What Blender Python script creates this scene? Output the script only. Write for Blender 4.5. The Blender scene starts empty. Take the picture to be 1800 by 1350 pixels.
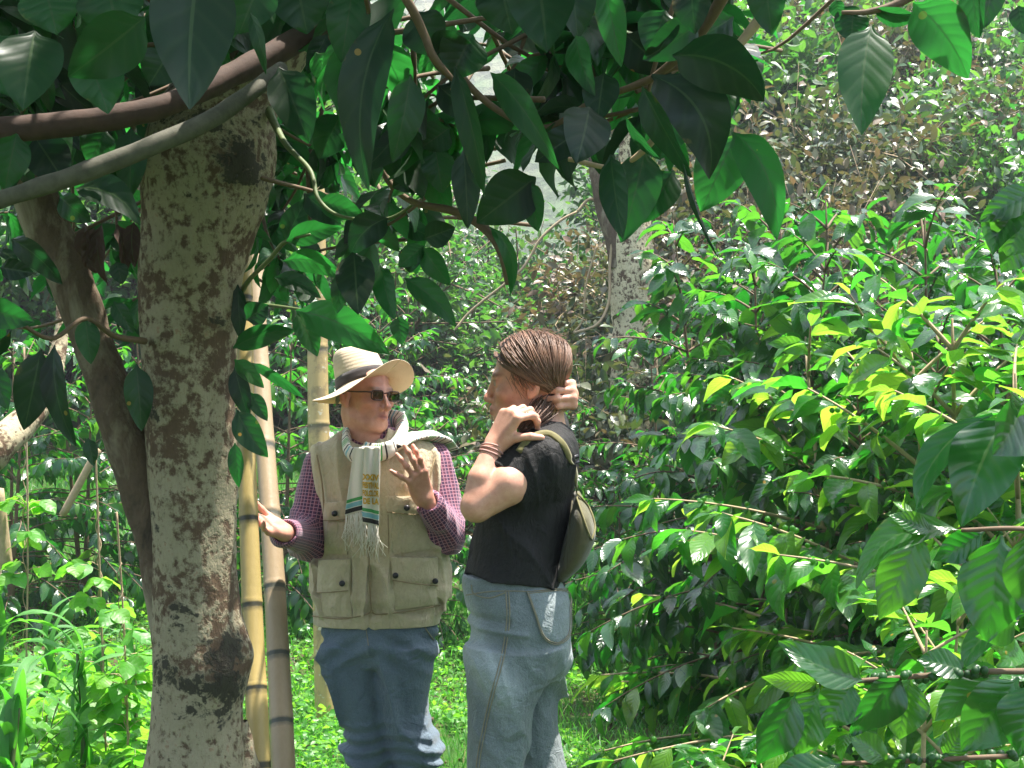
import bpy, math, random
import numpy as np
from mathutils import Vector, Matrix
C = bpy.context.scene.collection
sc = bpy.context.scene
SUN = np.array([.22, .10, .97]); SUN = SUN / np.linalg.norm(SUN)
R0 = np.random.default_rng(7)
rad = math.radians

# ------------------------------------------------------------------ camera
CAM = np.array([0.0, 0.0, 1.55]); FPX = 2500.0; PITCH = rad(1.12)
FW = np.array([0, math.cos(PITCH), math.sin(PITCH)]); UP = np.array([0, -math.sin(PITCH), math.cos(PITCH)])
RT = np.array([1.0, 0, 0])
def P(px, py, D):
    """the point seen at photo pixel (px, py), D metres ahead of the camera"""
    return CAM + D * (FW + RT * (px - 900) / FPX - UP * (py - 675) / FPX)
cam = bpy.data.cameras.new('camera'); cam.sensor_width = 36; cam.lens = 50; cam.clip_start = 0.05; cam.clip_end = 2000
co = bpy.data.objects.new('camera', cam); C.objects.link(co)
co.location = CAM; co.rotation_euler = (rad(90) + PITCH, 0, 0); sc.camera = co

# ------------------------------------------------------------------ mesh helpers
def unit(v):
    v = np.asarray(v, float); return v / (np.linalg.norm(v, axis=-1, keepdims=True) + 1e-12)
def mesh_np(name, V, F, uv=None, attrs=None, col=None, smooth=True):
    V = np.asarray(V, np.float32); F = np.asarray(F, np.int32)
    me = bpy.data.meshes.new(name); n, m = len(V), len(F)
    me.vertices.add(n); me.vertices.foreach_set('co', V.ravel())
    me.loops.add(4 * m); me.polygons.add(m)
    me.loops.foreach_set('vertex_index', F.ravel())
    me.polygons.foreach_set('loop_start', np.arange(m, dtype=np.int32) * 4)
    me.update(calc_edges=True)
    if smooth: me.polygons.foreach_set('use_smooth', np.ones(m, bool))
    if uv is not None:
        l = me.uv_layers.new(name='UVMap'); l.data.foreach_set('uv', np.asarray(uv, np.float32)[F.ravel()].ravel())
    for k, a in (attrs or {}).items():
        at = me.attributes.new(k, 'FLOAT', 'POINT'); at.data.foreach_set('value', np.asarray(a, np.float32))
    if col is not None:
        at = me.color_attributes.new('col', 'FLOAT_COLOR', 'POINT')
        at.data.foreach_set('color', np.concatenate([np.asarray(col, np.float32), np.ones((n, 1), np.float32)], 1).ravel())
    me.validate(); return me
def link(name, me, mat=None, parent=None, label=None, cat=None, group=None, kind=None, loc=None):
    o = bpy.data.objects.new(name, me); C.objects.link(o)
    if mat is not None and me is not None:
        me.materials.clear(); [me.materials.append(q) for q in (mat if isinstance(mat, (list, tuple)) else [mat])]
    if parent is not None: o.parent = parent
    if loc is not None: o.location = loc
    return tag(o, label, cat, group, kind)
def tag(o, label=None, cat=None, group=None, kind=None):
    for k, v in (('label', label), ('category', cat), ('group', group), ('kind', kind)):
        if v: o[k] = v
    return o
def thing(name, label, cat, loc=(0, 0, 0), group=None, rz=0, scale=1):
    o = link(name, None, label=label, cat=cat, group=group, loc=loc)
    o.rotation_euler = (0, 0, rz); o.scale = (scale,) * 3; return o
def dup(root, loc, rz, scale, label, group=None, rx=0):
    r = root.copy(); C.objects.link(r); r.location = loc; r.rotation_euler = (rx, 0, rz); r.scale = (scale,) * 3
    r['label'] = label
    if group: r['group'] = group
    for ch in list(root.children):
        c = ch.copy(); C.objects.link(c); c.parent = r
        for g in list(ch.children):
            d = g.copy(); C.objects.link(d); d.parent = c
    return r
class Geo:
    """collects quads for ONE mesh"""
    def __init__(s): s.V = []; s.F = []; s.U = []; s.A = []; s.n = 0
    def put(s, V, F, U=None, A=None):
        V = np.asarray(V, float).reshape(-1, 3); F = np.asarray(F, int).reshape(-1, 4)
        s.V.append(V); s.F.append(F + s.n)
        s.U.append(np.zeros((len(V), 2)) if U is None else np.asarray(U).reshape(-1, 2))
        s.A.append(np.zeros(len(V)) if A is None else np.broadcast_to(np.asarray(A, float).ravel() if np.ndim(A) else A, (len(V),)))
        s.n += len(V)
    def mesh(s, name, smooth=True, attrs=None):
        return mesh_np(name, np.concatenate(s.V), np.concatenate(s.F), np.concatenate(s.U), dict({'rnd': np.concatenate(s.A)}, **(attrs or {})), smooth=smooth)
    def tube(s, pts, r, n=7, cap=True, rnd=0.0, flat=None, us=1.0, bump=0.0, nz=0.0):
        """a swept tube; flat=(a,b) squashes the section, bump puts n/4 pleats round it"""
        pts = np.asarray(pts, float); m = len(pts); r = np.broadcast_to(np.asarray(r, float), (m,)).copy()
        T = np.gradient(pts, axis=0); T = unit(T)
        ref = np.array([0, 0, 1.0]) if abs(T[0, 2]) < .8 else np.array([0, 1.0, 0])
        N = np.zeros_like(T); N[0] = unit(ref - T[0] * (ref @ T[0]))
        for i in range(1, m): N[i] = unit(N[i-1] - T[i] * (N[i-1] @ T[i]))
        B = np.cross(T, N)
        a = np.linspace(0, 2 * np.pi, n, endpoint=False); fa, fb = flat or (1, 1)
        rr = 1 + bump * np.cos(a * 4 + .6)
        V = pts[:, None] + r[:, None, None] * (N[:, None] * (np.cos(a) * rr)[None, :, None] * fa + B[:, None] * (np.sin(a) * rr)[None, :, None] * fb)
        if nz: V = V + unit(V - pts[:, None]) * (nz * snoise(V, 24, 4))[..., None]
        if cap:
            V = np.concatenate([np.repeat(pts[:1, None] - T[:1, None] * r[0] * .3, n, 1) * 1, V, np.repeat(pts[-1:, None] + T[-1:, None] * r[-1] * .3, n, 1)], 0)
        M = len(V); L = np.concatenate([[0], np.cumsum(np.linalg.norm(np.diff(V.mean(1), axis=0), axis=1))])
        U = np.stack(np.broadcast_arrays((a / (2 * np.pi))[None, :], L[:, None] * us), -1)
        i, j = np.meshgrid(np.arange(M - 1), np.arange(n), indexing='ij'); j2 = (j + 1) % n
        s.put(V, np.stack([i * n + j, i * n + j2, (i + 1) * n + j2, (i + 1) * n + j], -1), U, np.full(M * n, rnd))
    def grid(s, V, U=None, A=None):
        a, b = V.shape[:2]; i, j = np.meshgrid(np.arange(a - 1), np.arange(b - 1), indexing='ij')
        if U is None: U = np.stack(np.meshgrid(np.linspace(0, 1, a), np.linspace(0, 1, b), indexing='ij')[::-1], -1)
        s.put(V, np.stack([i * b + j, i * b + j + 1, (i + 1) * b + j + 1, (i + 1) * b + j], -1), U, A)
    def balls(s, c, r, rnd=0.5):
        """many small round berries as rings of quads"""
        c = np.asarray(c, float).reshape(-1, 3); k = len(c)
        if not k: return
        th = np.linspace(0.05, np.pi - .05, 5); ph = np.linspace(0, 2 * np.pi, 6, endpoint=False)
        S = np.stack([np.sin(th)[:, None] * np.cos(ph), np.sin(th)[:, None] * np.sin(ph), np.cos(th)[:, None] * np.ones(6)], -1).reshape(-1, 3)
        V = c[:, None] + S[None] * np.broadcast_to(np.asarray(r), (k,))[:, None, None]
        i, j = np.meshgrid(np.arange(4), np.arange(6), indexing='ij')
        f = np.stack([i * 6 + j, i * 6 + (j + 1) % 6, (i + 1) * 6 + (j + 1) % 6, (i + 1) * 6 + j], -1).reshape(-1, 4)
        s.put(V.reshape(-1, 3), (f[None] + (np.arange(k) * 30)[:, None, None]).reshape(-1, 4), None, np.full(k * 30, rnd))
def join_geo(name, a, b):
    """two sets of quads in one mesh, the second with material slot 1"""
    na = sum(len(f) for f in a.F); nb = sum(len(f) for f in b.F)
    for V, F, U, A in zip(b.V, b.F, b.U, b.A): a.V.append(V); a.F.append(F + a.n); a.U.append(U); a.A.append(A)
    me = a.mesh(name)
    if len(me.polygons) == na + nb: me.polygons.foreach_set('material_index', np.concatenate([np.zeros(na, np.int32), np.ones(nb, np.int32)]))
    return me
def spline(pts, n):
    """smooth curve through the points"""
    p = np.asarray(pts, float); m = len(p)
    if m < 3: return np.array([p[0] + (p[-1] - p[0]) * t for t in np.linspace(0, 1, n)])
    q = np.vstack([2 * p[0] - p[1], p, 2 * p[-1] - p[-2]]); out = []
    for t in np.linspace(0, m - 1 - 1e-6, n):
        i = int(t); f = t - i; a, b, c, d = q[i], q[i+1], q[i+2], q[i+3]
        out.append(.5 * (2 * b + (c - a) * f + (2 * a - 5 * b + 4 * c - d) * f * f + (3 * b - a - 3 * c + d) * f ** 3))
    return np.array(out)
_nk = np.random.default_rng(3)
_ND = unit(_nk.normal(size=(12, 3))); _NP = _nk.uniform(0, 6.28, 12)
def snoise(p, f, oct=6):
    """cheap smooth noise in -1..1 of points (...,3)"""
    s = 0
    for i in range(oct):
        w = _ND[i] * f * (1 + .45 * i)
        w2 = _ND[(i + 5) % 12] * f * (.6 + .3 * i)
        s = s + np.sin(p[..., 0] * w[0] + p[..., 1] * w[1] + p[..., 2] * w[2] + _NP[i] + 1.3 * np.sin(p[..., 0] * w2[0] + p[..., 1] * w2[1] + p[..., 2] * w2[2] + _NP[i - 3])) / (1 + .35 * i)
    return s / 2.4

# ------------------------------------------------------------------ leaves
def leaves(g, base, d, nrm, L, W, curl=.5, fold=.25, wave=.06, nl=6, nw=2, bend=0., rnd=None, kind=0, rng=R0, stalk=.06):
    """leaf blades from base along d; nrm is the upper side; curl bends the tip away from nrm"""
    base = np.asarray(base, float).reshape(-1, 3); N = len(base)
    if N == 0: return
    f = lambda a: np.broadcast_to(np.asarray(a, float), (N,))
    d = unit(np.broadcast_to(d, (N, 3))); nrm = np.broadcast_to(nrm, (N, 3))
    nrm = unit(nrm - d * (d * nrm).sum(1, keepdims=True)); side = np.cross(d, nrm)
    L, W, curl, fold, wave, bend = map(f, (L, W, curl, fold, wave, bend))
    t = np.linspace(0, 1, nl + 1); s = np.linspace(-1, 1, nw + 1)
    c = curl[:, None]; c = np.where(np.abs(c) < 1e-3, 1e-3, c)
    ct = c * t[None]
    sp = (np.sin(ct) / c)[..., None] * d[:, None] - ((1 - np.cos(ct)) / c)[..., None] * nrm[:, None]
    sp = sp * L[:, None, None] + side[:, None] * (bend * L)[:, None, None] * (4 * t * (1 - t))[None, :, None]
    nt = np.cos(ct)[..., None] * nrm[:, None] + np.sin(ct)[..., None] * d[:, None]
    tt = np.clip((t - stalk) / (1 - stalk), 0, 1)
    if kind == 0: w = np.sin(np.pi * tt ** .82) ** .85 * (1 - .25 * tt ** 3) * 1.03          # elliptic, drawn-out tip
    elif kind == 1: w = np.sin(np.pi * np.clip(tt, 0, 1) ** .68) ** .78 * 1.0                 # ovate, broad towards the stalk
    elif kind == 2: w = (1 - tt) ** .8 * np.clip(tt * 9 + .35, 0, 1)                          # strap (maize, grass)
    else: w = np.sin(np.pi * np.clip(tt, 0, 1) ** .5) ** .8
    w = np.maximum(w, .035); w[-1] = .02
    ph = rng.uniform(0, 6.28, N)
    sg = s[None, None] * w[None, :, None] * (W / 2)[:, None, None]
    fo = fold[:, None, None]
    rip = wave[:, None, None] * W[:, None, None] * (np.sin(t * 17 + 0)[None, :, None] * .5 + np.sin(t[None, :, None] * 9 + ph[:, None, None])) * (s ** 2)[None, None] * np.sign(s + .01)[None, None] ** 1
    V = base[:, None, None] + sp[:, :, None] + side[:, None, None] * (sg * np.cos(fo))[..., None] + nt[:, :, None] * (np.abs(sg) * np.sin(fo) + rip)[..., None]
    U = np.stack(np.broadcast_arrays(((s + 1) / 2)[None, None, :], t[None, :, None]), -1); U = np.broadcast_to(U, V.shape[:3] + (2,))
    k = (nl + 1) * (nw + 1); i, j = np.meshgrid(np.arange(nl), np.arange(nw), indexing='ij'); b = nw + 1
    q = np.stack([i * b + j, i * b + j + 1, (i + 1) * b + j + 1, (i + 1) * b + j], -1).reshape(-1, 4)
    F = (q[None] + (np.arange(N) * k)[:, None, None]).reshape(-1, 4)
    r = rng.uniform(0, 1, N) if rnd is None else f(rnd)
    g.put(V.reshape(-1, 3), F, U.reshape(-1, 2), np.repeat(r, k))

# ------------------------------------------------------------------ materials
def M_new(name):
    m = bpy.data.materials.new(name); m.use_nodes = True; nt = m.node_tree
    for n in list(nt.nodes): nt.nodes.remove(n)
    return m, nt, nt.nodes.new('ShaderNodeOutputMaterial')
class NT:
    """short hand for node graphs"""
    def __init__(s, name):
        s.m, s.t, s.out = M_new(name)
    def n(s, typ, ins=None, **kw):
        nd = s.t.nodes.new('ShaderNode' + typ)
        for k, v in kw.items(): setattr(nd, k, v)
        for k, v in (ins or {}).items():
            so = nd.inputs[k]
            if isinstance(v, bpy.types.NodeSocket): s.t.links.new(v, so)
            elif isinstance(v, bpy.types.Node): s.t.links.new(v.outputs[0], so)
            else:
                so.default_value = v if not isinstance(v, tuple) or len(v) != 3 or so.type != 'RGBA' else (*v, 1)
        return nd
    def math(s, op, a, b=0., c=0.):
        return s.n('Math', {0: a, 1: b, 2: c}, operation=op).outputs[0]
    def mix(s, f, a, b, typ='MIX'):
        nd = s.n('Mix', data_type='RGBA', blend_type=typ)
        for i, v in ((0, f), (6, a), (7, b)):
            so = nd.inputs[i]
            if isinstance(v, bpy.types.NodeSocket): s.t.links.new(v, so)
            else: so.default_value = (*v, 1) if isinstance(v, tuple) and len(v) == 3 else v
        return nd.outputs[2]
    def ramp(s, f, stops, interp='LINEAR'):
        nd = s.n('ValToRGB', {0: f}); cr = nd.color_ramp; cr.interpolation = interp
        while len(cr.elements) < len(stops): cr.elements.new(.5)
        for e, (p, c) in zip(cr.elements, stops):
            e.position = p; e.color = (*c, 1) if isinstance(c, tuple) else (c, c, c, 1)
        return nd.outputs[0]
    def noise(s, scale, detail=3, rough=.55, co=None, dist=0.):
        ins = {'Scale': scale, 'Detail': detail, 'Roughness': rough, 'Distortion': dist}
        if co is not None: ins['Vector'] = co
        return s.n('TexNoise', ins).outputs[0]
    def attr(s, name): return s.n('Attribute', attribute_name=name).outputs
    def pos(s, scale=(1, 1, 1), obj=True):
        v = s.n('TexCoord').outputs['Object'] if obj else s.n('NewGeometry').outputs['Position']
        return s.n('Mapping', {0: v, 3: scale}).outputs[0]
    def uv(s):
        sp = s.n('SeparateXYZ', {0: s.n('UVMap').outputs[0]}); return sp.outputs[0], sp.outputs[1]
    def bump(s, h, strength=.3, dist=.01):
        return s.n('Bump', {'Height': h, 'Strength': strength, 'Distance': dist}).outputs[0]
    def bsdf(s, col, rough=.6, normal=None, spec=.5, sheen=0., metal=0., sss=0., trans=None, tf=.3):
        ins = {'Base Color': col, 'Roughness': rough, 'Specular IOR Level': spec, 'Metallic': metal}
        if normal is not None: ins['Normal'] = normal
        if sheen: ins['Sheen Weight'] = sheen
        p = s.n('BsdfPrincipled', ins)
        if sss:
            p.inputs['Subsurface Weight'].default_value = sss; p.inputs['Subsurface Radius'].default_value = (.012, .004, .002)
            p.inputs['Subsurface Scale'].default_value = 1.0
        o = p.outputs[0]
        if trans is not None:
            ti = {'Color': trans}
            if normal is not None: ti['Normal'] = normal
            tr = s.n('BsdfTranslucent', ti)
            o = s.n('MixShader', {0: tf, 1: o, 2: tr.outputs[0]}).outputs[0]
        s.t.links.new(o, s.out.inputs[0]); return s.m
def simple(name, col, rough=.6, scale=60., var=.25, bump=.15, spec=.4, metal=0.):
    s = NT(name); v = s.noise(scale, 3, .6, s.pos())
    c = s.mix(v, tuple(x * (1 - var) for x in col), tuple(min(1, x * (1 + var)) for x in col))
    return s.bsdf(c, rough, s.bump(v, bump, .002), spec, metal=metal)
def leaf_mat(name, ramp, trans, rough=.32, veins=9., vb=.35, under=(.09, .14, .06), tf=.35, spec=.5, spots=0., uf=.75):
    s = NT(name); u, v = s.uv(); r = s.attr('rnd')[2]
    col = s.ramp(r, ramp)
    au = s.math('ABSOLUTE', s.math('SUBTRACT', u, .5))                 # 0 at the midrib, .5 at the edge
    wob = s.noise(7., 2, .5, s.pos())
    lat = s.math('SINE', s.math('MULTIPLY', s.math('ADD', s.math('SUBTRACT', v, s.math('MULTIPLY', au, .45)), s.math('MULTIPLY', wob, .16)), s.math('MULTIPLY_ADD', r, veins * 2.4, veins * 5.0)))
    ridge = s.math('POWER', s.math('MULTIPLY_ADD', lat, .5, .5), 6.)
    rib = s.math('LESS_THAN', au, .022)
    ves = s.math('MAXIMUM', rib, s.math('MULTIPLY', ridge, .20))
    blot = s.noise(11., 3, .6, s.pos())
    col = s.mix(s.math('MULTIPLY', blot, .7), col, s.mix(.5, col, (0, 0, 0)))
    col = s.mix(s.math('MULTIPLY', ves, .30), col, (.13, .22, .08))
    old = s.ramp(s.math('ADD', s.math('MULTIPLY', s.noise(16., 4, .7, s.pos()), .75), s.math('MULTIPLY', au, .45)), [(.66, 0.), (.74, .75)])
    col = s.mix(old, col, (.16, .11, .03))
    if spots:
        vo = s.n('TexVoronoi', {'Vector': s.pos(), 'Scale': 26.})
        sp = s.math('MULTIPLY', s.math('LESS_THAN', vo.outputs['Distance'], .16), s.math('GREATER_THAN', s.n('SeparateColor', {0: vo.outputs['Color']}).outputs[0], 1 - spots))
        col = s.mix(sp, col, (.30, .17, .03))
    bf = s.n('NewGeometry').outputs['Backfacing']
    col = s.mix(s.math('MULTIPLY', bf, uf), col, s.mix(.45, under, col))
    hgt = s.math('ADD', s.math('MULTIPLY', s.math('POWER', s.math('MULTIPLY_ADD', lat, .5, .5), 2.), -.5), s.math('MULTIPLY', blot, .6))
    tr = s.mix(s.math('MULTIPLY', ves, .55), s.mix(r, trans[0], trans[1]), (trans[0][0] * .4, trans[0][1] * .5, trans[0][2] * .4))
    ro = s.math('MULTIPLY_ADD', bf, .3, s.math('MULTIPLY_ADD', blot, .2, rough - .1))
    return s.bsdf(col, ro, s.bump(hgt, vb, .004), spec, trans=tr, tf=tf)
# ------------------------------------------------------------------ bodies: smooth unions of limbs turned into ONE surface
def smin(a, b, k):
    h = np.maximum(k - np.abs(a - b), 0) / k
    return np.minimum(a, b) - h * h * k * .25
class Body:
    def __init__(s, lo, hi, h):
        s.lo = np.asarray(lo, float); s.h = h; s.n = np.ceil((np.asarray(hi) - s.lo) / h).astype(int) + 1
        s.F = np.full(s.n, .15, np.float32); s.ax = [(s.lo[i] + h * np.arange(s.n[i])).astype(np.float32) for i in range(3)]
    def sub(s, lo, hi, pad):
        a = np.clip(np.floor((np.asarray(lo) - pad - s.lo) / s.h).astype(int), 0, s.n); b = np.clip(np.ceil((np.asarray(hi) + pad - s.lo) / s.h).astype(int) + 1, 0, s.n)
        sl = tuple(slice(x, y) for x, y in zip(a, b))
        return sl, (s.ax[0][sl[0]][:, None, None], s.ax[1][sl[1]][None, :, None], s.ax[2][sl[2]][None, None, :])
    def op(s, prim, k=.012, mode='add'):
        fn, lo, hi = prim; sl, (x, y, z) = s.sub(lo, hi, k + 3 * s.h)
        if s.F[sl].size == 0: return s
        d = fn(x, y, z).astype(np.float32)
        if mode == 'add': s.F[sl] = smin(s.F[sl], d, k)
        elif mode == 'cut': s.F[sl] = -smin(-s.F[sl], d, k)
        return s
    def add(s, prim, k=.012): return s.op(prim, k)
    def cut(s, prim, k=.012): return s.op(prim, k, 'cut')
    def both(s, prim, k=.003):
        """keep only what is inside prim"""
        fn, lo, hi = prim; d = fn(s.ax[0][:, None, None], s.ax[1][None, :, None], s.ax[2][None, None, :]).astype(np.float32)
        s.F = -smin(-s.F, -d, k); return s
    def disp(s, fn, lo=(-9, -9, -9), hi=(9, 9, 9)):
        sl, (x, y, z) = s.sub(lo, hi, 0); s.F[sl] += fn(x, y, z).astype(np.float32); return s
    def verts(s):
        F = s.F; neg = F < 0
        c = neg[:-1, :-1, :-1]; any_ = c.copy(); all_ = c.copy()
        offs = [(i, j, k) for i in (0, 1) for j in (0, 1) for k in (0, 1)]
        nx, ny, nz = (q - 1 for q in F.shape)
        for i, j, k in offs[1:]:
            q = neg[i:i + nx, j:j + ny, k:k + nz]; any_ |= q; all_ &= q
        I = np.argwhere(any_ & ~all_)
        idx = np.full((nx, ny, nz), -1, np.int32); idx[I[:, 0], I[:, 1], I[:, 2]] = np.arange(len(I))
        val = {o: F[I[:, 0] + o[0], I[:, 1] + o[1], I[:, 2] + o[2]] for o in offs}
        acc = np.zeros((len(I), 3)); cnt = np.zeros(len(I))
        for o in offs:
            for a in range(3):
                if o[a] == 0:
                    p = list(o); p[a] = 1; p = tuple(p); f0, f1 = val[o], val[p]; m = (f0 < 0) != (f1 < 0)
                    t = np.where(m, f0 / np.where(m, f0 - f1, 1), 0)
                    pt = np.array(o, float)[None].repeat(len(I), 0); pt[:, a] += t
                    acc += pt * m[:, None]; cnt += m
        V = s.lo + (I + acc / np.maximum(cnt, 1)[:, None]) * s.h
        Q = []
        for a in range(3):
            b, c2 = (a + 1) % 3, (a + 2) % 3
            sl0 = [slice(None)] * 3; sl1 = [slice(None)] * 3; sl0[a] = slice(0, -1); sl1[a] = slice(1, None)
            n0 = neg[tuple(sl0)]; n1 = neg[tuple(sl1)]; E = np.argwhere(n0 != n1)
            E = E[(E[:, b] > 0) & (E[:, c2] > 0) & (E[:, b] < F.shape[b] - 1) & (E[:, c2] < F.shape[c2] - 1)]
            fl = n0[E[:, 0], E[:, 1], E[:, 2]]
            def at(db, dc):
                e = E.copy(); e[:, b] += db; e[:, c2] += dc; return idx[e[:, 0], e[:, 1], e[:, 2]]
            q = np.stack([at(-1, -1), at(0, -1), at(0, 0), at(-1, 0)], 1)
            q[~fl] = q[~fl][:, ::-1]; Q.append(q)
        Q = np.concatenate(Q); Q = Q[(Q >= 0).all(1)]
        return V, Q
def relax(V, Q, it=2, lam=.5):
    """light smoothing of a quad surface"""
    e = np.concatenate([Q[:, [0, 1]], Q[:, [1, 2]], Q[:, [2, 3]], Q[:, [3, 0]]]); n = len(V)
    for _ in range(it):
        S = np.zeros_like(V); cnt = np.bincount(e[:, 0], minlength=n).astype(float)
        for i in range(3): S[:, i] = np.bincount(e[:, 0], V[e[:, 1], i], n)
        V = V + lam * np.where(cnt[:, None] > 0, S / np.maximum(cnt, 1)[:, None] - V, 0)
    return V
def cone(a, b, ra, rb):
    a = np.asarray(a, float); b = np.asarray(b, float); ab = b - a; L2 = ab @ ab + 1e-12; r = max(ra, rb)
    def f(x, y, z):
        t = np.clip(((x - a[0]) * ab[0] + (y - a[1]) * ab[1] + (z - a[2]) * ab[2]) / L2, 0, 1)
        return np.sqrt((x - a[0] - t * ab[0]) ** 2 + (y - a[1] - t * ab[1]) ** 2 + (z - a[2] - t * ab[2]) ** 2) - (ra + (rb - ra) * t)
    return f, np.minimum(a, b) - r, np.maximum(a, b) + r
def ell(c, r, Rm=None):
    c = np.asarray(c, float); r = np.asarray(r, float); Rm = np.eye(3) if Rm is None else Rm; m = r.max()
    def f(x, y, z):
        d = (x - c[0], y - c[1], z - c[2]); k0 = 0; k1 = 0
        for i in range(3):
            q = d[0] * Rm[0, i] + d[1] * Rm[1, i] + d[2] * Rm[2, i]; k0 = k0 + (q / r[i]) ** 2; k1 = k1 + (q / r[i] ** 2) ** 2
        k0 = np.sqrt(k0); return k0 * (k0 - 1) / (np.sqrt(k1) + 1e-9)
    return f, c - m, c + m
def rbox(c, hs, Rm=None, r=.004):
    c = np.asarray(c, float); hs = np.asarray(hs, float); Rm = np.eye(3) if Rm is None else Rm; m = np.linalg.norm(hs)
    def f(x, y, z):
        d = (x - c[0], y - c[1], z - c[2]); o = 0; i_ = -9.
        for i in range(3):
            q = np.abs(d[0] * Rm[0, i] + d[1] * Rm[1, i] + d[2] * Rm[2, i]) - hs[i] + r
            o = o + np.maximum(q, 0) ** 2; i_ = np.maximum(i_, q)
        return np.sqrt(o) + np.minimum(i_, 0) - r
    return f, c - m, c + m
def loft(rows, D, p=2.3, grow=0., yaw=0., sm=.012, dy=None):
    """rows (photo y, left x, right x, half depth) at distance D: a stack of rounded sections"""
    T = []
    for i, (py, xl, xr, ry) in enumerate(rows):
        Dd = D + (dy[i] if dy is not None else 0)
        a, b = P(xl, py, Dd), P(xr, py, Dd); T.append((a[2], (a[0] + b[0]) / 2, (a[1] + b[1]) / 2, (b[0] - a[0]) / 2 + grow, ry + grow))
    T = np.array(sorted(T)); zz = np.linspace(T[0, 0] - .05, T[-1, 0] + .05, 400); dz = zz[1] - zz[0]
    k = np.exp(-.5 * (np.arange(-40, 41) * dz / sm) ** 2); k /= k.sum()
    tab = [np.convolve(np.pad(np.interp(zz, T[:, 0], T[:, i]), 40, 'edge'), k, 'valid') for i in range(1, 5)]
    z0, z1 = T[0, 0] - grow, T[-1, 0] + grow; c, s_ = math.cos(yaw), math.sin(yaw)
    def f(x, y, z):
        cx, cy, rx, ry = (np.interp(z, zz, t) for t in tab)
        u = (x - cx) * c + (y - cy) * s_; v = -(x - cx) * s_ + (y - cy) * c
        q = (np.abs(u / rx) ** p + np.abs(v / ry) ** p) ** (1 / p)
        d = (q - 1) * np.minimum(rx, ry) * (.75 + .25 * np.maximum(rx, ry) / np.minimum(rx, ry) * np.abs(v) / (np.abs(v) + np.abs(u) + 1e-6))
        return np.maximum(d, np.maximum(z - z1, z0 - z))
    m = max(T[:, 3].max(), T[:, 4].max()); return f, np.array([T[:, 1].min() - m, T[:, 2].min() - m, z0]), np.array([T[:, 1].max() + m, T[:, 2].max() + m, z1])
def chain(S, pts, rs, k=.01):
    for i in range(len(pts) - 1): S.add(cone(pts[i], pts[i + 1], rs[i], rs[i + 1]), k)
def frame(fwd, up=(0, 0, 1), roll=0.):
    """columns: the person's right, forward, up"""
    f = unit(fwd); u = np.asarray(up, float); x = unit(np.cross(f, u)); u = np.cross(x, f)
    c, s_ = math.cos(roll), math.sin(roll); x, u = x * c + u * s_, u * c - x * s_
    return np.stack([x, f, u], 1)
def hand(S, wrist, Y, Zd, left, curl, spread=(.16, .04, -.06, -.2), thumb=((.8, .25), (.35, .1)), k=.006, sz=1., palm_w=.038):
    """palm, four fingers of their own lengths and a thumb off the palm's side; curl: per finger three joint angles"""
    Y = unit(Y); Zd = np.asarray(Zd, float); Zd = unit(Zd - Y * (Y @ Zd)); X = np.cross(Y, Zd) * (1 if left else -1); w = np.asarray(wrist, float)
    L = lambda p: w + (X * p[0] + Y * p[1] + Zd * p[2]) * sz
    tips = []
    xs = (.030, .011, -.009, -.027); ys = (.088, .092, .087, .078); ln = ((.042, .026, .021), (.046, .030, .022), (.042, .028, .021), (.033, .021, .018)); fr = (.0088, .0090, .0085, .0075)
    for i in range(4):
        S.add(cone(L((xs[i] * .55, .004, -.002)), L((xs[i], ys[i], 0)), .0165 * sz, .0115 * sz), .014)
        p = np.array([xs[i], ys[i], 0.]); a = 0.; sp = spread[i]
        for j in range(3):
            a += curl[i][j]; dv = np.array([math.sin(sp) * math.cos(a), math.cos(sp) * math.cos(a), -math.sin(a)])
            q = p + dv * ln[i][j]; r0 = fr[i] * (1.08 - .1 * j); S.add(cone(L(p), L(q), r0 * sz, r0 * .9 * sz), k); 
            if j < 2: S.add(ell(L(q), np.full(3, r0 * 1.0 * sz)), k * .7)
            p = q
        tips.append(L(p))
    S.add(ell(L((.018, .03, -.010)), np.array([.020, .030, .014]) * sz, np.stack([X, Y, Zd], 1)), .012)
    S.add(ell(L((-.018, .035, -.008)), np.array([.016, .032, .012]) * sz, np.stack([X, Y, Zd], 1)), .012)
    p = np.array([.022, .022, -.008]); th = 0; ps = 0
    for j, (le, rr) in enumerate(((.036, .0125), (.032, .0105), (.026, .0092))):
        if j == 0: th, ps = thumb[0]
        else: th -= thumb[1][0] * .5; ps += thumb[1][1]
        dv = np.array([math.sin(th) * math.cos(ps), math.cos(th) * math.cos(ps), -math.sin(ps)]); q = p + dv * le
        S.add(cone(L(p), L(q), rr * sz, rr * .9 * sz), k if j else .012); p = q
    tips.append(L(p)); return tips
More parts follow.
